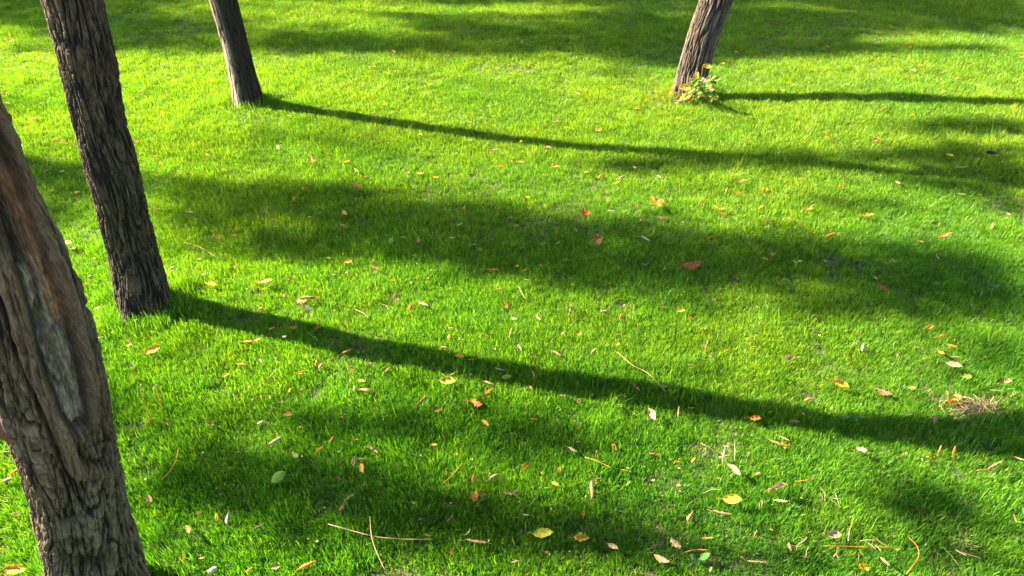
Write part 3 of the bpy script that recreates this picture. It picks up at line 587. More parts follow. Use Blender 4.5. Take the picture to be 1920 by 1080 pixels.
# x, y, length, slant, shape, colour [, hand written label | short name as a landmark]
NAMED = [
 (1296,497,46,5,'fold','redbrown','large dark red brown folded leaf in the shade right of centre','the dark red brown folded leaf'),
 (1229,386,28,0,'maple','rust','bright orange lobed leaf, right and upper of the orange pair above centre','the bright orange lobed leaf'),
 (1094,404,21,70,'maple','rust','cupped orange leaf with a torn lighter edge, left of the bright orange lobed leaf','the cupped torn orange leaf'),
 (1119,451,23,0,'maple','redbrown','dull rust coloured flat lobed leaf just below the cupped orange leaf','the dull rust lobed leaf'),
 (586,302,16,-20,'maple','rust','reddish leaf with a pink edge on sunlit grass between the two left tree shadows','the reddish leaf with a pink edge'),
 (669,351,21,-5,'flat','orange','orange oval leaf at the upper edge of the left shade band','the orange oval leaf at the shade edge'),
 (289,665,34,25,'oval','yellow','bright yellow orange oval leaf lying right of the foreground trunk','the bright yellow oval leaf by the trunk'),
 (31,1075,38,0,'oval','yellow','yellow oval leaf in the bottom left corner, left of the foreground trunk','the yellow leaf in the bottom left corner'),
 (523,902,33,40,'oval','palegreen','pale green oval leaf lying tilted on shaded grass, lower left','the pale green oval leaf'),
 (517,830,35,18,'curl','cream','long curled orange and cream leaf on the edge of the lower left shade','the long orange and cream curl'),
 (681,885,21,-75,'flat','orange','yellow orange leaf hanging below a cluster of tan scraps, lower left of centre','the yellow orange leaf under the tan scraps'),
 (894,1022,44,-8,'roll','pink','pinkish tan rolled leaf at the bottom centre, just under a thin curled strip','the pinkish rolled leaf at the bottom'),
 (877,1003,26,40,'arc','grey','thin greyish curled strip arching above the pinkish rolled leaf','the thin greyish arc'),
 (577,1065,42,30,'curl','orange','long orange pink curled leaf at the bottom edge, left of the crossing stalks','the long orange pink curl'),
 (1019,1007,38,0,'oval','olive','olive yellow oval leaf lying flat in shade at the bottom centre','the olive yellow oval leaf'),
 (1090,1014,26,-5,'crumple','yellow','crumpled pale yellow leaf just right of the olive yellow oval one','the crumpled pale yellow leaf'),
 (1149,1027,23,-25,'flat','cream','cream pointed leaf in shade between the crumpled yellow leaf and the big pink one','the cream pointed leaf'),
 (1240,1050,38,-30,'fold','pink','big pinkish tan leaf curled up like a shell at the bottom edge','the big shell like pink leaf'),
 (1267,1022,24,-50,'crumple','cream','crumpled cream and yellow leaf just above the big shell like pink leaf','the crumpled cream leaf'),
 (1370,946,36,-10,'oval','yellow','bright yellow oval leaf lying flat in sun, lower right of centre','the bright yellow oval leaf lower right'),
 (1325,1016,27,0,'sliver','orange','narrow orange yellow leaf lying level near the bottom, right of centre','the narrow orange yellow leaf'),
 (1352,972,38,-15,'roll','tan','slender tan rolled leaf just below the bright yellow oval leaf, lower right','the slender tan rolled leaf'),
 (1374,892,33,-40,'flat','cream','half cream half orange leaf in sunlit grass, lower right','the half cream half orange leaf'),
 (1354,862,21,85,'roll','grey','upright greyish leaf roll just above the half cream half orange leaf','the upright greyish roll'),
 (1109,922,33,85,'curl','cream','pale curled leaf with an orange end, pointing down the lower centre of the lawn','the pale curl with an orange end'),
 (1417,1061,41,-3,'roll','cream','cream rolled leaf lying level at the bottom edge, right of centre','the level cream roll'),
 (1459,925,33,10,'fold','cream','cream and orange folded leaf in bright sun, lower right','the cream and orange folded leaf'),
 (1860,884,44,40,'roll','pink','large pinkish tan rolled leaf slanting up near the right edge','the large slanting roll at the right'),
 (1615,1071,22,20,'crumple','yellow','small crumpled bright yellow leaf at the bottom edge, right part','the crumpled bright yellow leaf'),
 (1560,1011,29,12,'oval','cream','pale yellow leaf just above the long straight orange stalk','the pale yellow leaf by the orange stalk'),
 (1655,1062,33,-65,'sliver','cream','cream sliver of a leaf hanging at the bottom right, below the orange stalk','the cream sliver at the bottom right'),
 (1572,727,38,-10,'flat','yellow','broad pale yellow leaf just above the broad tree shadow, right part','the broad pale yellow leaf'),
 (1656,739,35,-18,'fold','brown','brown folded leaf with a grey tip at the edge of the broad tree shadow','the brown folded leaf'),
 (1786,691,33,-22,'flat','cream','large cream yellow spotted leaf, the biggest of the upper right scatter','the large cream spotted leaf'),
 (1787,674,24,0,'sliver','cream','pale level sliver right above the large cream spotted leaf','the pale level sliver'),
 (1654,550,19,-30,'husk','redbrown','round red brown leaf in shade, right part of the lawn','the round red brown leaf'),
 (792,757,32,40,'roll','tan','tan rolled leaf slanting up, below the broad shadow left of centre','the slanting tan roll'),
 (894,756,22,-15,'crumple','orange','crumpled orange yellow leaf just below the broad tree shadow near the centre','the crumpled orange yellow leaf'),
 (580,566,34,8,'curl','tan','long crinkled tan leaf on bright grass above the start of the broad shadow','the crinkled tan leaf'),
 (1222,786,24,-60,'flat','cream','white and yellow pointed leaf just below the broad tree shadow, right of centre','the white and yellow pointed leaf'),
 (1767,450,29,10,'sliver','orange','long orange yellow leaf lying level, middle right of the lawn','the long orange yellow leaf'),
 (1626,409,25,-3,'flat','rust','orange brown leaf lying level in the small shade patch, middle right','the level orange brown leaf'),
 (1734,315,23,-5,'roll','pink','pinkish orange roll just below the far tree shadow, upper right','the pinkish orange roll'),
 (1802,319,27,-5,'curl','cream','cream curl beside a pinkish roll just below the far tree shadow, upper right','the cream curl'),
 (1856,294,18,-10,'husk','dark','nearly black shrivelled leaf near the right edge on the far tree shadow','the nearly black leaf'),
 (1780,293,16,-20,'flat','yellow','yellow leaf on sunlit grass left of the nearly black leaf','the yellow leaf at the upper right'),
 (1551,90,12,40,'flat','orange','orange leaf standing on grass tips at the rear shade edge, right of the rightmost tree','the standing orange leaf'),
 (736,101,11,80,'maple','redbrown','small red leaf standing on the edge of the rear shade between the two far trees','the small red standing leaf'),
 (127,458,18,-10,'oval','yellow','yellow leaf on bright grass between the two near trunks','the yellow leaf between the near trunks'),
 (409,451,13,60,'flat','orange','golden leaf in shade right of the middle trunk','the golden leaf in shade'),
 (1018,446,14,-55,'arc','cream','pale curved strip in shade near the centre of the lawn','the pale curved strip'),
 (734,460,12,60,'oval','palegreen','pale yellow green oval leaf in shade left of centre','the pale yellow green oval leaf'),
 (399,541,22,-8,'flat','yellow','yellow orange level leaf on bright grass right of the middle tree foot','the yellow leaf by the middle tree foot'),
 (950,711,18,5,'oval','palegreen','pale yellow green leaf at the lower edge of the broad shadow, centre','the pale leaf at the shadow edge'),
 (840,720,31,0,'oval','olive','yellow green leaf sunk level in sunlit grass just below the broad shadow','the sunk yellow green leaf'),
 (862,673,18,0,'oval','yellow','dull yellow leaf lying in the broad tree shadow near the centre','the dull yellow leaf in the shadow'),
]
PLAIN = '''
565 572 18 10 crumple tan;592 562 20 25 curl yellow;18 78 20 0 flat yellow;305 120 9 60 husk cream;265 172 19 20 sliver tan;42 168 10 -60 curl orange;8 178 12 40 flat orange;12 195 9 0 oval yellow;62 225 16 5 sliver tan;106 262 15 10 flat orange;124 265 10 -10 husk orange;304 208 9 0 husk yellow;268 219 6 90 husk cream;458 221 8 90 husk cream;331 245 8 10 flat orange;255 264 10 0 husk orange;371 118 9 0 husk cream
701 126 10 20 flat orange;786 74 9 0 husk tan;840 105 12 -30 arc tan;890 129 11 0 sliver cream;846 137 6 0 husk cream;720 196 8 0 oval yellow;761 168 15 20 sliver palegreen;807 156 8 0 flat yellow;544 216 14 0 curl orange;581 214 6 0 husk yellow;489 219 9 -30 husk tan;521 237 8 0 curl tan;697 238 10 25 sliver tan;690 255 9 0 husk rust;705 262 10 0 sliver tan;789 252 10 -40 curl yellow;879 261 13 -10 sliver grey;880 227 9 0 flat tan;910 227 7 0 husk orange;902 206 8 90 husk cream;925 215 9 40 flat yellow;915 196 10 0 sliver cream;567 43 5 0 husk white
1085 16 8 0 flat yellow;1227 151 8 10 husk orange;1082 176 11 -20 flat tan;1095 166 6 0 husk orange;1043 224 10 0 flat tan;1061 236 6 0 husk orange;1140 215 8 0 husk cream;1146 217 6 0 husk brown;1195 202 10 0 flat orange;1122 240 14 -5 flat yellow;1272 222 9 0 flat yellow;1243 256 9 20 husk cream;977 263 7 40 husk yellow;1365 242 10 0 curl orange;1406 264 7 0 husk tan;1438 250 8 90 husk cream;1380 98 9 80 husk tan;1355 119 9 0 flat orange;1405 219 11 0 sliver cream
1704 87 10 0 flat rust;1675 107 9 0 curl brown;1725 122 8 10 oval yellow;1712 133 13 -20 flat pink;1732 130 8 40 husk pink;1797 144 12 0 curl orange;1820 101 6 0 husk tan;1916 106 10 0 flat yellow;1767 172 8 0 flat cream;1691 185 6 0 husk cream;1752 185 12 0 flat tan;1654 207 11 10 curl tan;1662 224 8 50 husk brown;1709 217 10 15 flat yellow;1740 225 10 0 curl pink;1842 215 10 0 flat yellow;1816 239 9 0 curl tan;1870 229 9 0 curl tan;1699 242 17 -8 sliver grey;1537 231 6 0 husk cream;1515 245 9 0 curl cream;1557 251 6 0 husk cream;1549 260 10 0 husk yellow;1640 262 11 0 maple orange;1462 216 12 10 curl pink;1462 172 7 0 husk brown
86 319 15 30 sliver tan;115 320 16 -5 sliver palegreen;144 359 12 30 flat yellow;97 356 8 60 husk tan;123 292 10 -50 curl tan;137 464 9 0 flat cream;177 485 9 -60 curl orange;171 519 11 20 husk pink;164 534 14 10 curl tan;290 289 11 10 flat orange;309 277 9 0 husk orange;302 305 7 0 husk orange;387 289 9 0 flat orange;404 289 10 0 curl tan;420 316 8 0 husk yellow;352 325 8 0 husk brown;327 328 16 20 curl tan;395 446 10 -20 husk brown;402 431 15 15 sliver tan;354 399 20 -20 sliver brown;365 471 10 -10 curl brown;374 490 9 20 flat tan;325 507 21 30 curl cream;382 520 9 0 flat tan;446 501 10 60 husk pink;437 441 11 -5 flat tan;292 397 8 0 husk tan;295 390 11 0 sliver cream;464 401 12 0 curl tan
521 276 12 -50 flat yellow;615 284 8 0 curl tan;650 300 10 0 flat yellow;669 316 13 -30 curl tan;685 329 7 0 husk cream;762 321 14 -5 flat pink;787 323 15 5 flat yellow;816 330 10 -15 flat yellow;719 350 11 20 sliver cream;568 350 11 60 husk orange;551 370 13 70 husk orange;495 395 12 -25 sliver cream;511 412 13 25 curl tan;581 406 11 -15 curl pink;600 400 14 60 curl brown;647 402 16 -50 flat olive;646 424 20 -10 curl tan;517 428 13 -5 sliver palegreen;706 448 10 -10 curl tan;757 448 8 0 husk cream;786 456 16 -30 maple brown;846 447 10 0 oval yellow;862 421 13 25 sliver grey;871 391 12 45 husk orange;881 460 10 40 sliver cream;890 458 7 0 husk cream;901 469 7 0 husk orange;956 407 10 20 flat tan;644 480 9 80 husk tan;617 487 7 0 husk yellow;654 495 15 10 oval yellow;600 461 8 50 sliver cream;700 492 8 -50 husk cream;705 508 18 -30 curl brown;777 483 7 0 husk cream;501 537 28 0 flat orange;737 532 10 0 husk orange;925 509 23 8 roll tan;822 510 8 0 husk tan;811 512 8 0 husk palegreen;546 530 10 0 husk tan;925 282 14 -20 curl brown;939 311 10 0 husk orange;852 345 10 0 curl tan
1026 274 14 -5 flat tan;976 301 17 -5 sliver orange;1040 310 15 -5 flat orange;990 371 11 50 husk yellow;1060 328 8 0 husk tan;1099 321 9 50 husk yellow;1127 326 15 50 curl orange;1166 330 15 30 curl pink;1157 342 10 20 flat yellow;1191 314 9 -60 husk orange;1234 332 11 -10 flat pink;1146 395 15 -10 sliver cream;1194 390 11 80 husk cream;1203 412 11 10 husk orange;1237 410 11 0 flat orange;1246 412 15 0 curl cream;1080 429 9 -60 sliver cream;1016 459 17 0 sliver cream;1047 459 11 40 sliver cream;1210 452 23 -35 sliver grey;1060 489 12 30 arc cream;1014 499 8 0 husk cream;984 511 13 10 curl tan;986 529 16 -5 sliver cream;970 501 9 80 husk yellow;1208 499 10 70 husk cream;1316 388 11 80 husk tan;1340 392 8 -60 husk yellow;1351 397 16 0 flat yellow;1355 406 14 10 curl orange;1363 360 11 85 husk tan;1384 367 8 0 husk orange;1390 345 23 15 sliver tan;1432 362 13 25 flat yellow;1425 394 10 20 flat yellow;1318 436 10 20 curl tan;1329 452 13 20 curl tan;1354 464 10 45 sliver cream;1436 422 12 50 husk tan;1432 435 19 10 arc cream;1435 487 15 -10 curl yellow;967 422 9 -10 flat tan
1507 280 9 20 husk pink;1576 328 10 60 husk brown;1501 339 8 0 husk orange;1575 356 13 10 crumple orange;1682 345 14 -50 curl pink;1515 396 17 0 flat orange;1479 417 10 60 husk pink;1499 431 10 45 husk tan;1516 440 7 0 husk yellow;1557 443 21 20 curl orange;1715 444 13 0 curl tan;1724 457 11 0 flat tan;1862 422 13 85 husk tan;1892 402 9 -50 husk pink;1801 364 19 -5 sliver palegreen;1512 469 10 -60 curl brown;1447 485 18 30 curl tan;1756 488 13 -50 arc cream;1671 492 16 -35 sliver palegreen;1547 492 9 -40 husk grey;1640 525 13 -50 sliver cream;1915 370 9 0 flat brown;1469 372 14 -30 sliver tan
419 561 20 15 arc yellow;184 600 10 50 husk brown;255 605 9 0 husk cream;244 642 9 90 husk cream;243 650 11 10 flat orange;467 643 23 5 curl orange;456 687 23 0 curl orange;377 651 8 50 husk tan;412 712 9 0 husk brown;396 798 15 -15 husk pink;424 705 15 10 flat olive;267 587 9 20 husk pink
574 545 16 -5 curl tan;491 584 15 50 crumple orange;512 622 13 10 flat orange;552 621 13 0 husk orange;601 619 13 60 husk tan;535 637 9 0 husk white;485 641 15 15 flat yellow;652 662 20 25 curl orange;489 681 11 -60 husk cream;594 684 12 80 husk rust;603 687 15 40 husk pink;510 707 16 40 curl brown;566 702 14 20 flat yellow;544 732 12 60 husk yellow;660 700 11 80 husk orange;727 695 12 30 husk orange;770 582 14 50 flat orange;794 574 21 -25 curl cream;842 632 13 60 husk yellow;847 619 14 0 curl tan;726 627 8 0 husk pink;835 655 20 -15 curl tan;882 675 19 -5 curl tan;937 696 21 -5 sliver grey;917 720 23 -10 curl pink;916 737 23 45 curl orange;875 755 12 0 husk tan;821 772 15 25 flat tan;684 732 23 0 curl pink;665 730 12 85 husk cream;679 719 15 -15 flat orange;541 780 16 0 oval orange;490 792 14 20 husk white;514 771 10 0 husk brown;640 784 11 -30 husk tan;910 796 16 -40 flat yellow;951 580 13 80 husk orange;957 628 18 80 curl pink;937 546 16 10 curl tan;850 702 18 20 sliver brown
965 600 13 -20 husk cream;1007 601 15 -15 flat cream;1070 587 25 80 roll brown;1132 584 14 -10 curl cream;1164 596 14 50 curl orange;1187 590 9 70 husk cream;1242 579 15 5 curl orange;1276 588 16 -5 flat orange;1295 602 10 0 husk rust;1326 569 10 60 husk cream;1338 566 11 60 husk cream;1319 619 13 15 curl cream;1056 630 14 25 curl pink;1086 629 9 20 flat orange;1161 630 7 0 husk cream;1157 649 13 60 flat yellow;1044 667 21 -30 curl tan;975 653 17 -70 curl pink;1324 651 15 70 roll pink;1321 662 10 70 husk tan;1332 669 11 60 husk cream;1362 662 13 30 curl orange;1001 702 15 -60 curl tan;996 726 14 -60 husk tan;1141 712 11 20 curl tan;1192 731 23 -45 curl brown;1246 730 11 0 husk cream;1170 747 10 80 husk cream;1085 755 13 50 flat tan;1056 744 11 0 husk tan;1154 751 8 0 husk yellow;1270 780 17 80 roll tan;1295 770 13 0 curl orange;1416 791 18 -15 crumple rust;1075 781 10 -60 husk dark;1085 795 10 0 husk cream;1001 789 13 10 curl orange
1742 614 15 10 flat orange;1764 635 18 25 curl orange;1786 650 20 -20 curl orange;1764 661 19 -70 curl orange;1810 711 19 0 oval palegreen;1609 632 13 -10 curl pink;1617 654 16 70 fold cream;1720 657 17 -10 curl cream;1479 674 19 10 flat pink;1515 750 15 20 husk orange;1491 794 19 0 curl brown;1707 731 16 0 oval palegreen;1780 760 14 0 crumple rust;1790 752 15 0 flat yellow;1795 767 12 0 husk brown;1751 790 18 80 husk brown;1887 719 13 0 crumple pink
15 902 21 10 husk pink;30 882 32 40 curl orange;32 971 16 10 husk cream;282 940 16 80 crumple pink;374 860 9 0 husk brown;409 974 14 80 husk yellow;429 975 21 80 fold grey;375 966 10 30 husk cream;415 930 13 0 curl tan;356 1000 31 -65 sliver tan;264 1012 17 30 curl tan;348 1051 21 85 roll tan;381 1051 14 10 flat brown;399 1071 18 20 crumple white;470 1075 20 30 curl orange
622 826 15 60 curl orange;600 847 19 45 roll orange;555 855 13 -40 oval palegreen;666 825 11 0 flat orange;665 870 17 85 husk cream;680 864 22 10 curl tan;702 844 19 -40 curl pink;690 840 10 0 husk cream;635 904 15 -60 fold brown;642 954 17 55 flat brown;775 945 11 -50 husk cream;837 950 14 -60 husk brown;844 972 18 50 curl cream;789 975 9 0 husk tan;814 834 14 0 flat orange;857 851 8 80 husk orange;925 890 23 35 curl cream;887 897 13 85 flat orange;835 886 8 0 husk pink;890 930 19 70 crumple orange;904 929 15 10 husk pink;952 929 15 -20 husk cream;847 1037 11 80 husk tan;519 1069 20 10 flat brown;487 992 23 25 roll cream;802 1005 15 -10 curl tan
1074 844 21 -20 curl cream;1151 840 14 -50 husk tan;1119 852 15 85 husk tan;1226 854 23 0 curl pink;984 875 15 10 husk rust;1049 881 11 85 husk orange;1122 900 19 30 curl brown;1041 910 15 -30 flat orange;967 924 17 50 curl pink;984 965 17 0 sliver white;1094 966 14 80 husk orange;1234 1026 27 25 curl brown;1291 1038 19 15 roll tan;1316 1038 21 -5 roll orange;1301 864 14 50 husk orange;1269 869 10 0 husk orange;1275 911 13 0 husk pink;1294 970 21 60 fold tan;1425 950 15 70 husk cream;1415 1006 14 70 husk pink;1332 1070 13 60 husk cream;967 1056 19 15 curl grey;1176 911 16 45 sliver palegreen;1422 891 14 0 husk pink
1452 834 23 -30 curl tan;1470 829 21 -30 roll tan;1470 841 17 0 curl orange;1612 852 19 -10 crumple cream;1759 851 17 85 roll tan;1786 852 17 85 roll orange;1910 864 21 -25 roll cream;1446 919 13 0 husk brown;1462 945 27 -15 sliver cream;1482 1027 16 -60 husk cream;1899 982 27 -75 arc brown
'''
COLW = {'tan': 'tan', 'pink': 'pinkish tan', 'cream': 'cream', 'white': 'whitish', 'yellow': 'yellow', 'orange': 'orange', 'rust': 'rust red', 'brown': 'brown', 'redbrown': 'red brown', 'dark': 'blackish', 'palegreen': 'pale green', 'olive': 'olive yellow', 'green': 'green', 'grey': 'greyish'}
SHW = {'flat': 'flat leaf', 'oval': 'oval leaf', 'curl': 'curled leaf', 'husk': 'cupped leaf', 'sliver': 'narrow leaf', 'roll': 'rolled leaf', 'fold': 'folded leaf', 'arc': 'curved leaf strip', 'crumple': 'crumpled leaf', 'maple': 'lobed leaf'}
LANDMARKS = [(n[0], n[1], n[7]) for n in NAMED] + [(463, 195, 'the far left tree foot'), (1290, 185, 'the leafy suckers'), (270, 595, 'the middle tree foot'), (1820, 768, 'the dry bare patch'), (697, 1005, 'the crossing pale stalks'),
             (1205, 700, 'the long pinkish stalk'), (1620, 1028, 'the straight orange stalk'), (292, 745, 'the upright seed stalks'), (180, 760, 'the foreground trunk'), (0, 130, 'the rear left corner'), (1915, 200, 'the far right shadow end'),
             (900, 240, 'the far left tree shadow'), (1090, 20, 'the rear centre sun fleck'), (560, 12, 'the rear left sun fleck'), (1600, 186, 'the far right tree shadow')]
def direction(dx, dy):
    a = math.degrees(math.atan2(-dy, dx)) % 360
    return ['right of', 'above and right of', 'above', 'above and left of', 'left of', 'below and left of', 'below', 'below and right of'][int((a + 22.5) // 45) % 8]
leaves = [dict(x=n[0], y=n[1], L=n[2], a=n[3], s=n[4], c=n[5], label=n[6]) for n in NAMED]
for row in PLAIN.strip().replace('\n', ';').split(';'):
    p = row.split()
    if len(p) == 6: leaves.append(dict(x=float(p[0]), y=float(p[1]), L=float(p[2]), a=float(p[3]), s=p[4], c=p[5], label=None))
seen = set(l['label'] for l in leaves if l['label'])
def labels_for(l):
    near = sorted(((l['x'] - x) ** 2 + ((l['y'] - y) * 1.3) ** 2, x, y, t) for x, y, t in LANDMARKS)
    sz = '' if l['L'] > 12 + .006 * l['y'] else 'small '
    base = f"{sz}{COLW[l['c']]} {SHW[l['s']]}"; out = []
    for k in range(4):
        d, x, y, t = near[k]; w = 'just ' if d < 60 ** 2 else ('well ' if d > 150 ** 2 else ''); out.append(f"{base} {w}{direction(l['x'] - x, l['y'] - y)} {t}")
    slant = 'lying level' if abs(l['a']) < 12 else ('standing upright' if abs(l['a']) > 65 else ('slanting up to the right' if l['a'] > 0 else 'slanting down to the right'))
    d, x, y, t = near[0]; out.append(f"{base} {slant} near {t}")
    d1, x1_, y1_, t1 = near[1]; out.append(f"{base} between {t} and {t1}")
    return out
same = 0
for l in leaves:
    if not l['label']:
        for c_ in labels_for(l):
            c_ = c_.replace('  ', ' ')
            if c_ not in seen and len(c_.split()) <= 16: l['label'] = c_; break
        else: l['label'] = c_; same += 1
        seen.add(l['label'])
print([l['label'] for l in leaves if len(l['label'].split()) > 16]); print('leaves', len(leaves), 'clashing', same)
leaves = leaves[:len(NAMED)] + sorted(leaves[len(NAMED):], key=lambda l: -l['L'])
tiny = leaves[296:]; leaves = leaves[:296]
rl = random.Random(99)
for i, l in enumerate(leaves):
    mesh = LEAF_MESH[l['s']][i % 5]
    if i == 0: o = bpy.data.objects.new('fallen_leaf', mesh)
    else: o = proto_leaf.copy(); o.data = mesh
    if i == 0: proto_leaf = o
    COL.objects.link(o)
    a = math.radians(l['a']); hx, hy = math.cos(a) * l['L'] / 2, -math.sin(a) * l['L'] / 2
    zc = .030; c_ = ground(l['x'], l['y'], zc); q1, q2 = ground(l['x'] - hx, l['y'] - hy, zc), ground(l['x'] + hx, l['y'] + hy, zc)
    mpp = metres_per_px(l['x'], l['y']); size = min((q2 - q1).length, l['L'] * mpp * 1.35); 
    if l['s'] in ('husk', 'crumple', 'maple'): size = l['L'] * mpp * 1.12
    size *= .97
    hd = math.atan2(q2.y - q1.y, q2.x - q1.x)
    o.location = (c_.x, c_.y, lawn_height(c_.x, c_.y) + (.034 if i < len(NAMED) else .028) + .12 * size + rl.uniform(-.003, .006))
    flip = PI if (l['s'] in ('husk', 'curl', 'fold', 'crumple') and rl.random() < .45) else 0
    o.rotation_mode = 'XYZ'
    # lean every leaf a little toward its steeper side, the way grass tips hold it
    o.rotation_euler = (rl.uniform(-.35, .35) + flip + (.35 if l['s'] in ('flat', 'oval', 'maple') else 0), rl.uniform(-.25, .25) - (.4 if abs(l['a']) > 60 else 0), hd)
    o.scale = (size, size, size)
    o.material_slots[0].link = 'OBJECT'; o.material_slots[0].material = LM[l['c']]
    for k_ in ('label', 'category', 'group', 'kind'):
        if k_ in o: del o[k_]
    tag(o, l['label'], 'leaf', 'fallen leaves scattered on the lawn')
    if l['L'] >= 18 and l['s'] in ('flat', 'oval', 'maple', 'fold', 'crumple', 'curl', 'roll') and l['y'] > 350:
        st = bpy.data.objects.new('stalk', STALK); COL.objects.link(st); st.parent = o
        st.location = (-.49 if l['s'] != 'maple' else -.2, 0, .02); st.rotation_euler = (0, 0, rl.uniform(-.5, .5))
        st.material_slots[0].link = 'OBJECT'; st.material_slots[0].material = LM['tan' if l['c'] in ('pink', 'cream', 'brown', 'grey') else l['c']]

for c_ in sorted(set(l['c'] for l in tiny)):
    V_ = []; F_ = []
    for l in [q for q in tiny if q['c'] == c_]:
        p = ground(l['x'], l['y'], .034); s_ = l['L'] * metres_per_px(l['x'], l['y']) * 1.1; m_ = LEAF_MESH[l['s']][int(l['x']) % 5]
        M = Matrix.Translation((p.x, p.y, p.z + lawn_height(p.x, p.y))) @ Matrix.Rotation(math.radians(l['a']), 4, 'Z') @ Matrix.Rotation(rl.uniform(-.4, .4), 4, 'X') @ Matrix.Rotation(rl.uniform(-.3, .3), 4, 'Y') @ Matrix.Scale(s_, 4)
        n0 = len(V_); V_ += [M @ v.co for v in m_.vertices]; F_ += [tuple(n0 + i for i in f.vertices) for f in m_.polygons]
    tag(mesh_obj('small_leaves', V_, F_, LM[c_]), f'tiny {COLW[c_]} fallen leaves and leaf bits sprinkled over the lawn', 'small leaves', kind='stuff')

# ------------------------------------------------------------------ dry stalks and straws
def stalk_thing(name, pts, rad, mat, label, group=None, z=.040, cat='stalk', lift=None):
    P_ = []
    for i, (x, y) in enumerate(pts):
        zz = z if lift is None else lift[i]; g = ground(x, y, zz); P_.append((g.x, g.y, zz + lawn_height(g.x, g.y)))
    path = bez(P_, 20); base = path[0]; rad *= .72; V_, F_ = tube([p - base for p in path], [rad * (1 - .45 * i / 19) for i in range(20)], 7)
    o = mesh_obj(name, V_, F_, mat); o.location = base; tag(o, label, cat, group); return o
GS = 'long dry stalks lying on the grass'
stalk_thing('dry_stalk', [(617, 987), (655, 997), (705, 1007), (760, 1011), (812, 1012)], .0021, LM['cream'], 'long pale stalk lying level near the bottom, crossed by a shorter one', GS, .045)
stalk_thing('dry_stalk', [(694, 971), (697, 1007), (706, 1035), (722, 1070)], .0018, LM['cream'], 'shorter pale stalk crossing the long one near the bottom', GS, .049)
stalk_thing('dry_stalk', [(1157, 662), (1185, 688), (1217, 706), (1249, 740)], .0018, LM['pink'], 'pinkish curved stalk lying across the edge of the broad tree shadow', GS, .046)
stalk_thing('dry_stalk', [(1097, 857), (1120, 865), (1146, 878)], .0017, LM['orange'], 'short orange stalk in the lower centre, under a tan cupped leaf', GS, .042)
stalk_thing('dry_stalk', [(1544, 1026), (1620, 1028), (1692, 1029)], .0013, LM['rust'], 'straight thin orange stalk lying level at the lower right', GS, .042)
stalk_thing('dry_stalk', [(1703, 1011), (1718, 1027), (1721, 1045), (1711, 1062), (1697, 1080)], .0018, LM['orange'], 'thin orange stalk curving down like a hook at the lower right', GS, .044)
stalk_thing('dry_stalk', [(1490, 906), (1512, 903), (1532, 893)], .0016, LM['orange'], 'short orange stalk above the cream and orange folded leaf', GS, .040)
stalk_thing('dry_stalk', [(335, 843), (330, 866), (318, 886), (303, 902)], .0024, LM['yellow'], 'yellow curved stalk right of the foreground trunk, lower left', GS, .042)
stalk_thing('dry_stalk', [(345, 455), (375, 465), (404, 484)], .0014, LM['cream'], 'faint pale stalk in shade right of the middle tree', GS, .044)
stalk_thing('dry_stalk', [(284, 331), (298, 333), (305, 338)], .0016, LM['palegreen'], 'short pale stalk beside the middle trunk in sun', GS, .045)
stalk_thing('dry_stalk', [(972, 540), (978, 552), (984, 563)], .0018, LM['cream'], 'short cream stalk at the lower edge of the central shade', GS, .042)
stalk_thing('dry_stalk', [(667, 585), (683, 592), (692, 601)], .0018, LM['tan'], 'short tan stalk on bright grass above the broad shadow, left part', GS, .042)
stalk_thing('dry_stalk', [(1765, 746), (1780, 747), (1793, 746)], .0018, LM['orange'], 'short orange stalk at the upper left of the dry bare patch', GS, .036)
stalk_thing('dry_stalk', [(1800, 780), (1812, 771), (1838, 768)], .0030, LM['cream'], 'thick cream stalk lying across the dry bare patch', GS, .026)
stalk_thing('dry_stalk', [(1793, 752), (1812, 758), (1832, 757)], .0022, LM['pink'], 'pinkish stalk at the top of the dry bare patch', GS, .026)
stalk_thing('dry_stalk', [(176, 636), (188, 635), (200, 632)], .0020, LM['cream'], 'short cream stalk just right of the foreground trunk', GS, .042)
stalk_thing('dry_stalk', [(480, 746), (500, 744), (520, 743)], .0012, LM['tan'], 'thin tan stalk left of centre below the broad shadow', GS, .044)
stalk_thing('dry_stalk', [(830, 907), (850, 888), (866, 868)], .0013, LM['yellow'], 'thin yellow stalk slanting up through the sunlit grass, lower centre', GS, .046)
stalk_thing('dry_stalk', [(0, 849), (16, 848), (33, 848)], .0013, LM['cream'], 'thin pale stalk at the left edge below the branch stub', GS, .044)
stalk_thing('dry_stalk', [(0, 996), (10, 993), (22, 991)], .0013, LM['olive'], 'thin olive stalk at the left edge near the bottom', GS, .044)
# upright seed stalks
def seed_stalk(pts, label, head_at, hs):
    b = ground(*pts[0]); root = empty('seed_stalk', (b.x, b.y, 0)); tag(root, label, 'seed stalk', 'upright seed stalks right of the foreground trunk')
    P_ = [(b.x, b.y, .0)]; nP = len(pts)
    for i in range(1, nP):
        z = .02 + .10 * i / (nP - 1); g = ground(*pts[i], z); P_.append((g.x, g.y, z))
    path = bez(P_, 16); V_, F_ = tube([p - Vector((b.x, b.y, 0)) for p in path], [.0019 - .0005 * i / 15 for i in range(16)], 7)
    mesh_obj('stem', V_, F_, LM['yellow'], root)
    tip = path[-1] - Vector((b.x, b.y, 0)); r = random.Random(int(pts[0][0])); V_ = []; F_ = []
    for k in range(26):
        d = Vector((r.gauss(0, 1), r.gauss(0, 1), r.gauss(.4, 1))).normalized(); s = hs * r.uniform(.5, 1); n0 = len(V_); q = d.cross(Vector((.3, .8, .4))).normalized() * s * .16
        V_ += [tip - q * .4, tip + q * .4, tip + d * s + q, tip + d * s - q]; F_.append((n0, n0 + 1, n0 + 2, n0 + 3))
    mesh_obj('seed_head', V_, F_, LM['white'], root)
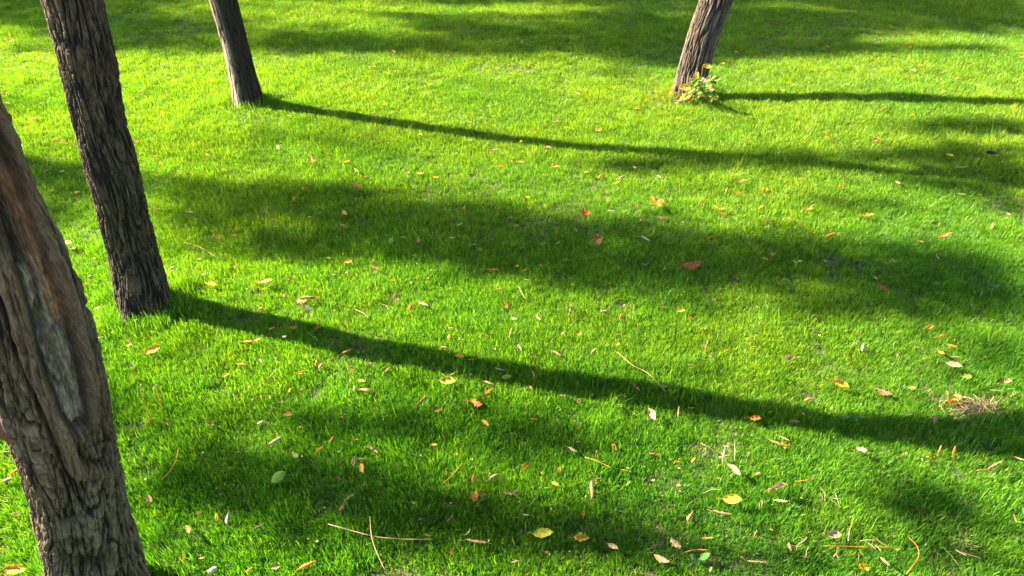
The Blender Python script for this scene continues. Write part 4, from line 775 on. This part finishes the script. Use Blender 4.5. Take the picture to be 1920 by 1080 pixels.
seed_stalk([(285, 808), (275, 770), (265, 734)], 'taller yellowish seed stalk rising from the grass right of the foreground trunk', 0, .008)
seed_stalk([(309, 775), (300, 752), (292, 724)], 'shorter seed stalk beside the taller one right of the foreground trunk', 0, .007)
seed_stalk([(253, 716), (251, 700), (247, 686)], 'white fluffy seed head on a short stem beside the foreground trunk', 0, .014)

# ------------------------------------------------------------------ low broad leaved weeds
def weed(px, py, n, size, label, mat='green', up=.35):
    b = ground(px, py); root = empty('broadleaf_weed', (b.x, b.y, 0)); tag(root, label, 'weed'); r = random.Random(int(px))
    for k in range(n):
        o = bpy.data.objects.new('leaf', LEAF_MESH['oval'][k % 5]); COL.objects.link(o); o.parent = root
        a = 2 * PI * k / n + r.uniform(-.4, .4); s = size * r.uniform(.75, 1.1)
        o.location = (math.cos(a) * s * .5, math.sin(a) * s * .5, .036 + r.uniform(0, .008)); o.rotation_euler = (r.uniform(-.2, .2), -up * r.uniform(.3, 1.2), a); o.scale = (s, s, s)
        o.material_slots[0].link = 'OBJECT'; o.material_slots[0].material = LM[mat]
    V_, F_ = tube([Vector((0, 0, 0)), Vector((.001, 0, .02)), Vector((0, 0, .037))], [.0018, .0016, .0014], 6); mesh_obj('stem', V_, F_, LM[mat], root)
weed(1306, 1062, 2, .040, 'single broad upright green weed leaf at the bottom edge, right of the big pink leaf', up=1.4)
weed(1600, 797, 3, .026, 'small clover like weed in the broad tree shadow, right part')
weed(1576, 800, 3, .020, 'tiny weed left of the clover like weed in the broad shadow')
weed(1908, 976, 5, .024, 'leafy green weed cut by the right edge, lower right')
weed(1857, 552, 4, .022, 'low round leaved weed in shade near the right edge')
weed(1747, 546, 3, .020, 'low round leaved weed in shade, left of the one near the right edge')
weed(1490, 506, 3, .020, 'pale green low weed in the middle shade band, right of centre', 'palegreen')
weed(418, 90, 2, .012, 'tiny green weed in the rear shade beside the far left tree')

# ------------------------------------------------------------------ leafy suckers at the foot of the right tree
sb = ground(1303, 180); suck = empty('tree_sucker', (sb.x, sb.y, 0)); tag(suck, 'leafy green and yellow suckers sprouting at the foot of the right tree', 'sucker plant')
SUCK = [(1283, 162, .13, 21, 0, 'yellow'), (1300, 150, .15, 19, 30, 'palegreen'), (1308, 158, .14, 16, -20, 'palegreen'), (1318, 155, .15, 18, 80, 'cream'), (1318, 173, .09, 17, -60, 'green'), (1304, 168, .10, 14, 20, 'green'), (1292, 168, .09, 12, 60, 'palegreen'),
        (1330, 158, .12, 15, -30, 'green'), (1336, 153, .13, 14, -10, 'green'), (1332, 143, .17, 15, 20, 'palegreen'), (1326, 147, .16, 12, 50, 'palegreen'), (1324, 122, .27, 15, -5, 'olive'), (1306, 138, .20, 10, 85, 'yellow'), (1275, 180, .05, 20, 30, 'olive'), (1266, 183, .04, 11, 0, 'cream'),
        (1288, 178, .06, 16, 40, 'olive'), (1256, 168, .06, 10, 70, 'yellow'), (1259, 160, .07, 9, 40, 'olive'), (1268, 187, .03, 12, 20, 'cream'), (1294, 182, .05, 14, 30, 'rust'), (1300, 178, .06, 11, -30, 'brown'), (1336, 167, .08, 11, -30, 'green'), (1342, 145, .16, 16, 5, 'palegreen'), (1312, 146, .17, 13, 10, 'palegreen'), (1296, 158, .13, 13, -40, 'palegreen')]
rs = random.Random(5)
for _ in range(26):
    x_ = rs.gauss(1318, 13); y_ = rs.gauss(163, 9); SUCK.append((x_, y_, max(.03, .2 - abs(y_ - 150) * .004), rs.uniform(9, 15), rs.uniform(-60, 70), rs.choice(['palegreen', 'palegreen', 'palegreen', 'olive', 'green'])))
stem_v = []; stem_f = []
for i, (x, y, z, L, ang, c_) in enumerate(SUCK):
    p = ground(x, y, z); p = p - Vector((0, .02, 0)) - suck.location; o = bpy.data.objects.new('leaf', LEAF_MESH['oval' if c_ != 'brown' else 'curl'][i % 5]); COL.objects.link(o); o.parent = suck
    s = L / FPX * math.hypot(p.x + sb.x, p.y + sb.y) * 1.12; a = math.radians(ang)
    # leaf plane turned half toward the viewer and the sun
    ax = Vector((math.cos(a), math.sin(a) * .45, math.sin(a) * .9)).normalized(); nrm = Vector((-.25, -.75, .75)); bi = nrm.cross(ax).normalized(); nn = ax.cross(bi)
    o.matrix_local = Matrix.Translation(p) @ Matrix((ax, bi, nn)).transposed().to_4x4() @ Matrix.Diagonal((s, s, s, 1))
    o.material_slots[0].link = 'OBJECT'; o.material_slots[0].material = LM[c_]
    if c_ not in ('brown', 'rust', 'cream'):
        st = tube(bez([(rl.uniform(-.03, .03), rl.uniform(-.01, .03), 0), tuple(p * .5 + Vector((0, 0, .01))), tuple(p - ax * s * .45)], 7), [.0022, .002, .0018, .0016, .0015, .0013, .0012], 6)
        n0 = len(stem_v); stem_v += st[0]; stem_f += [tuple(n0 + q for q in f) for f in st[1]]
mesh_obj('stem', stem_v, stem_f, LM['olive'], suck)

# ------------------------------------------------------------------ leaf litter and straw nobody could count
def scatter(name, spots, mat, label, cat, meshkind, smin, smax, zmax, seed):
    r = random.Random(seed); V_ = []; F_ = []
    for (px, py, rx, ry, n) in spots:
        for _ in range(n):
            a = r.uniform(0, 2 * PI); q = math.sqrt(r.random()) ; g = ground(px + rx * q * math.cos(a), py + ry * q * math.sin(a)); s = r.uniform(smin, smax)
            M = Matrix.Translation((g.x, g.y, lawn_height(g.x, g.y) + r.uniform(.004, zmax))) @ Matrix.Rotation(r.uniform(0, 2 * PI), 4, 'Z') @ Matrix.Rotation(r.gauss(0, .35), 4, 'X') @ Matrix.Rotation(r.gauss(0, .3), 4, 'Y')
            n0 = len(V_)
            if meshkind == 'straw':
                w = r.uniform(.0004, .0009); b_ = r.uniform(-.15, .15)
                pts = [Vector((-s / 2, 0, 0)), Vector((0, s * b_, .002)), Vector((s / 2, 0, 0))]
                for p in pts: V_ += [M @ (p + Vector((0, -w, 0))), M @ (p + Vector((0, w, 0)))]
                F_ += [(n0, n0 + 2, n0 + 3, n0 + 1), (n0 + 2, n0 + 4, n0 + 5, n0 + 3)]
            else:
                w = s * r.uniform(.22, .4); hgt = s * r.uniform(.05, .3)
                V_ += [M @ Vector(v) for v in ((-s / 2, 0, 0), (-s * .1, -w, hgt), (s * .2, -w * .8, hgt), (s / 2, 0, 0), (s * .15, w, hgt * .8), (-s * .15, w * .9, hgt), (0, 0, 0))]
                F_ += [(n0 + 6, n0, n0 + 1), (n0 + 6, n0 + 1, n0 + 2), (n0 + 6, n0 + 2, n0 + 3), (n0 + 6, n0 + 3, n0 + 4), (n0 + 6, n0 + 4, n0 + 5), (n0 + 6, n0 + 5, n0)]
    o = mesh_obj(name, V_, F_, mat); tag(o, label, cat, kind='stuff'); return o
scatter('dry_straw', [(1547, 948, 20, 8, 12), (1560, 1030, 90, 26, 22), (1330, 862, 50, 18, 10), (180, 585, 50, 26, 20), (1790, 1042, 40, 18, 10), (960, 560, 900, 430, 60)],
        M_STRAW, 'bleached dry straw matted over the bare patch and between the grass blades', 'straw', 'straw', .02, .06, .036, 5)
scatter('patch_straw', [(1822, 768, 44, 14, 56), (1845, 766, 80, 24, 34), (1790, 762, 60, 24, 22)], M_STRAW, 'pale dry straw lying flat over the bare patch at the right edge', 'straw', 'straw', .015, .04, .024, 15)
scatter('leaf_litter', [(1268, 184, 32, 9, 36), (1300, 190, 32, 6, 34), (1245, 180, 26, 9, 8), (1800, 760, 30, 12, 2)], LM['orange'], 'small yellow and orange leaf scraps heaped round the foot of the right tree', 'leaf litter', 'scrap', .012, .032, .034, 6)
scatter('leaf_scraps', [(960, 640, 930, 430, 300)], LM['cream'], 'tiny pale scraps of dead leaf sunk between the grass blades', 'leaf scraps', 'scrap', .004, .011, .038, 8)
scatter('brown_scraps', [(960, 640, 930, 430, 300), (1822, 768, 50, 16, 16)], LM['brown'], 'tiny brown crumbs of dead leaf sunk between the grass blades', 'leaf scraps', 'scrap', .005, .014, .030, 9)
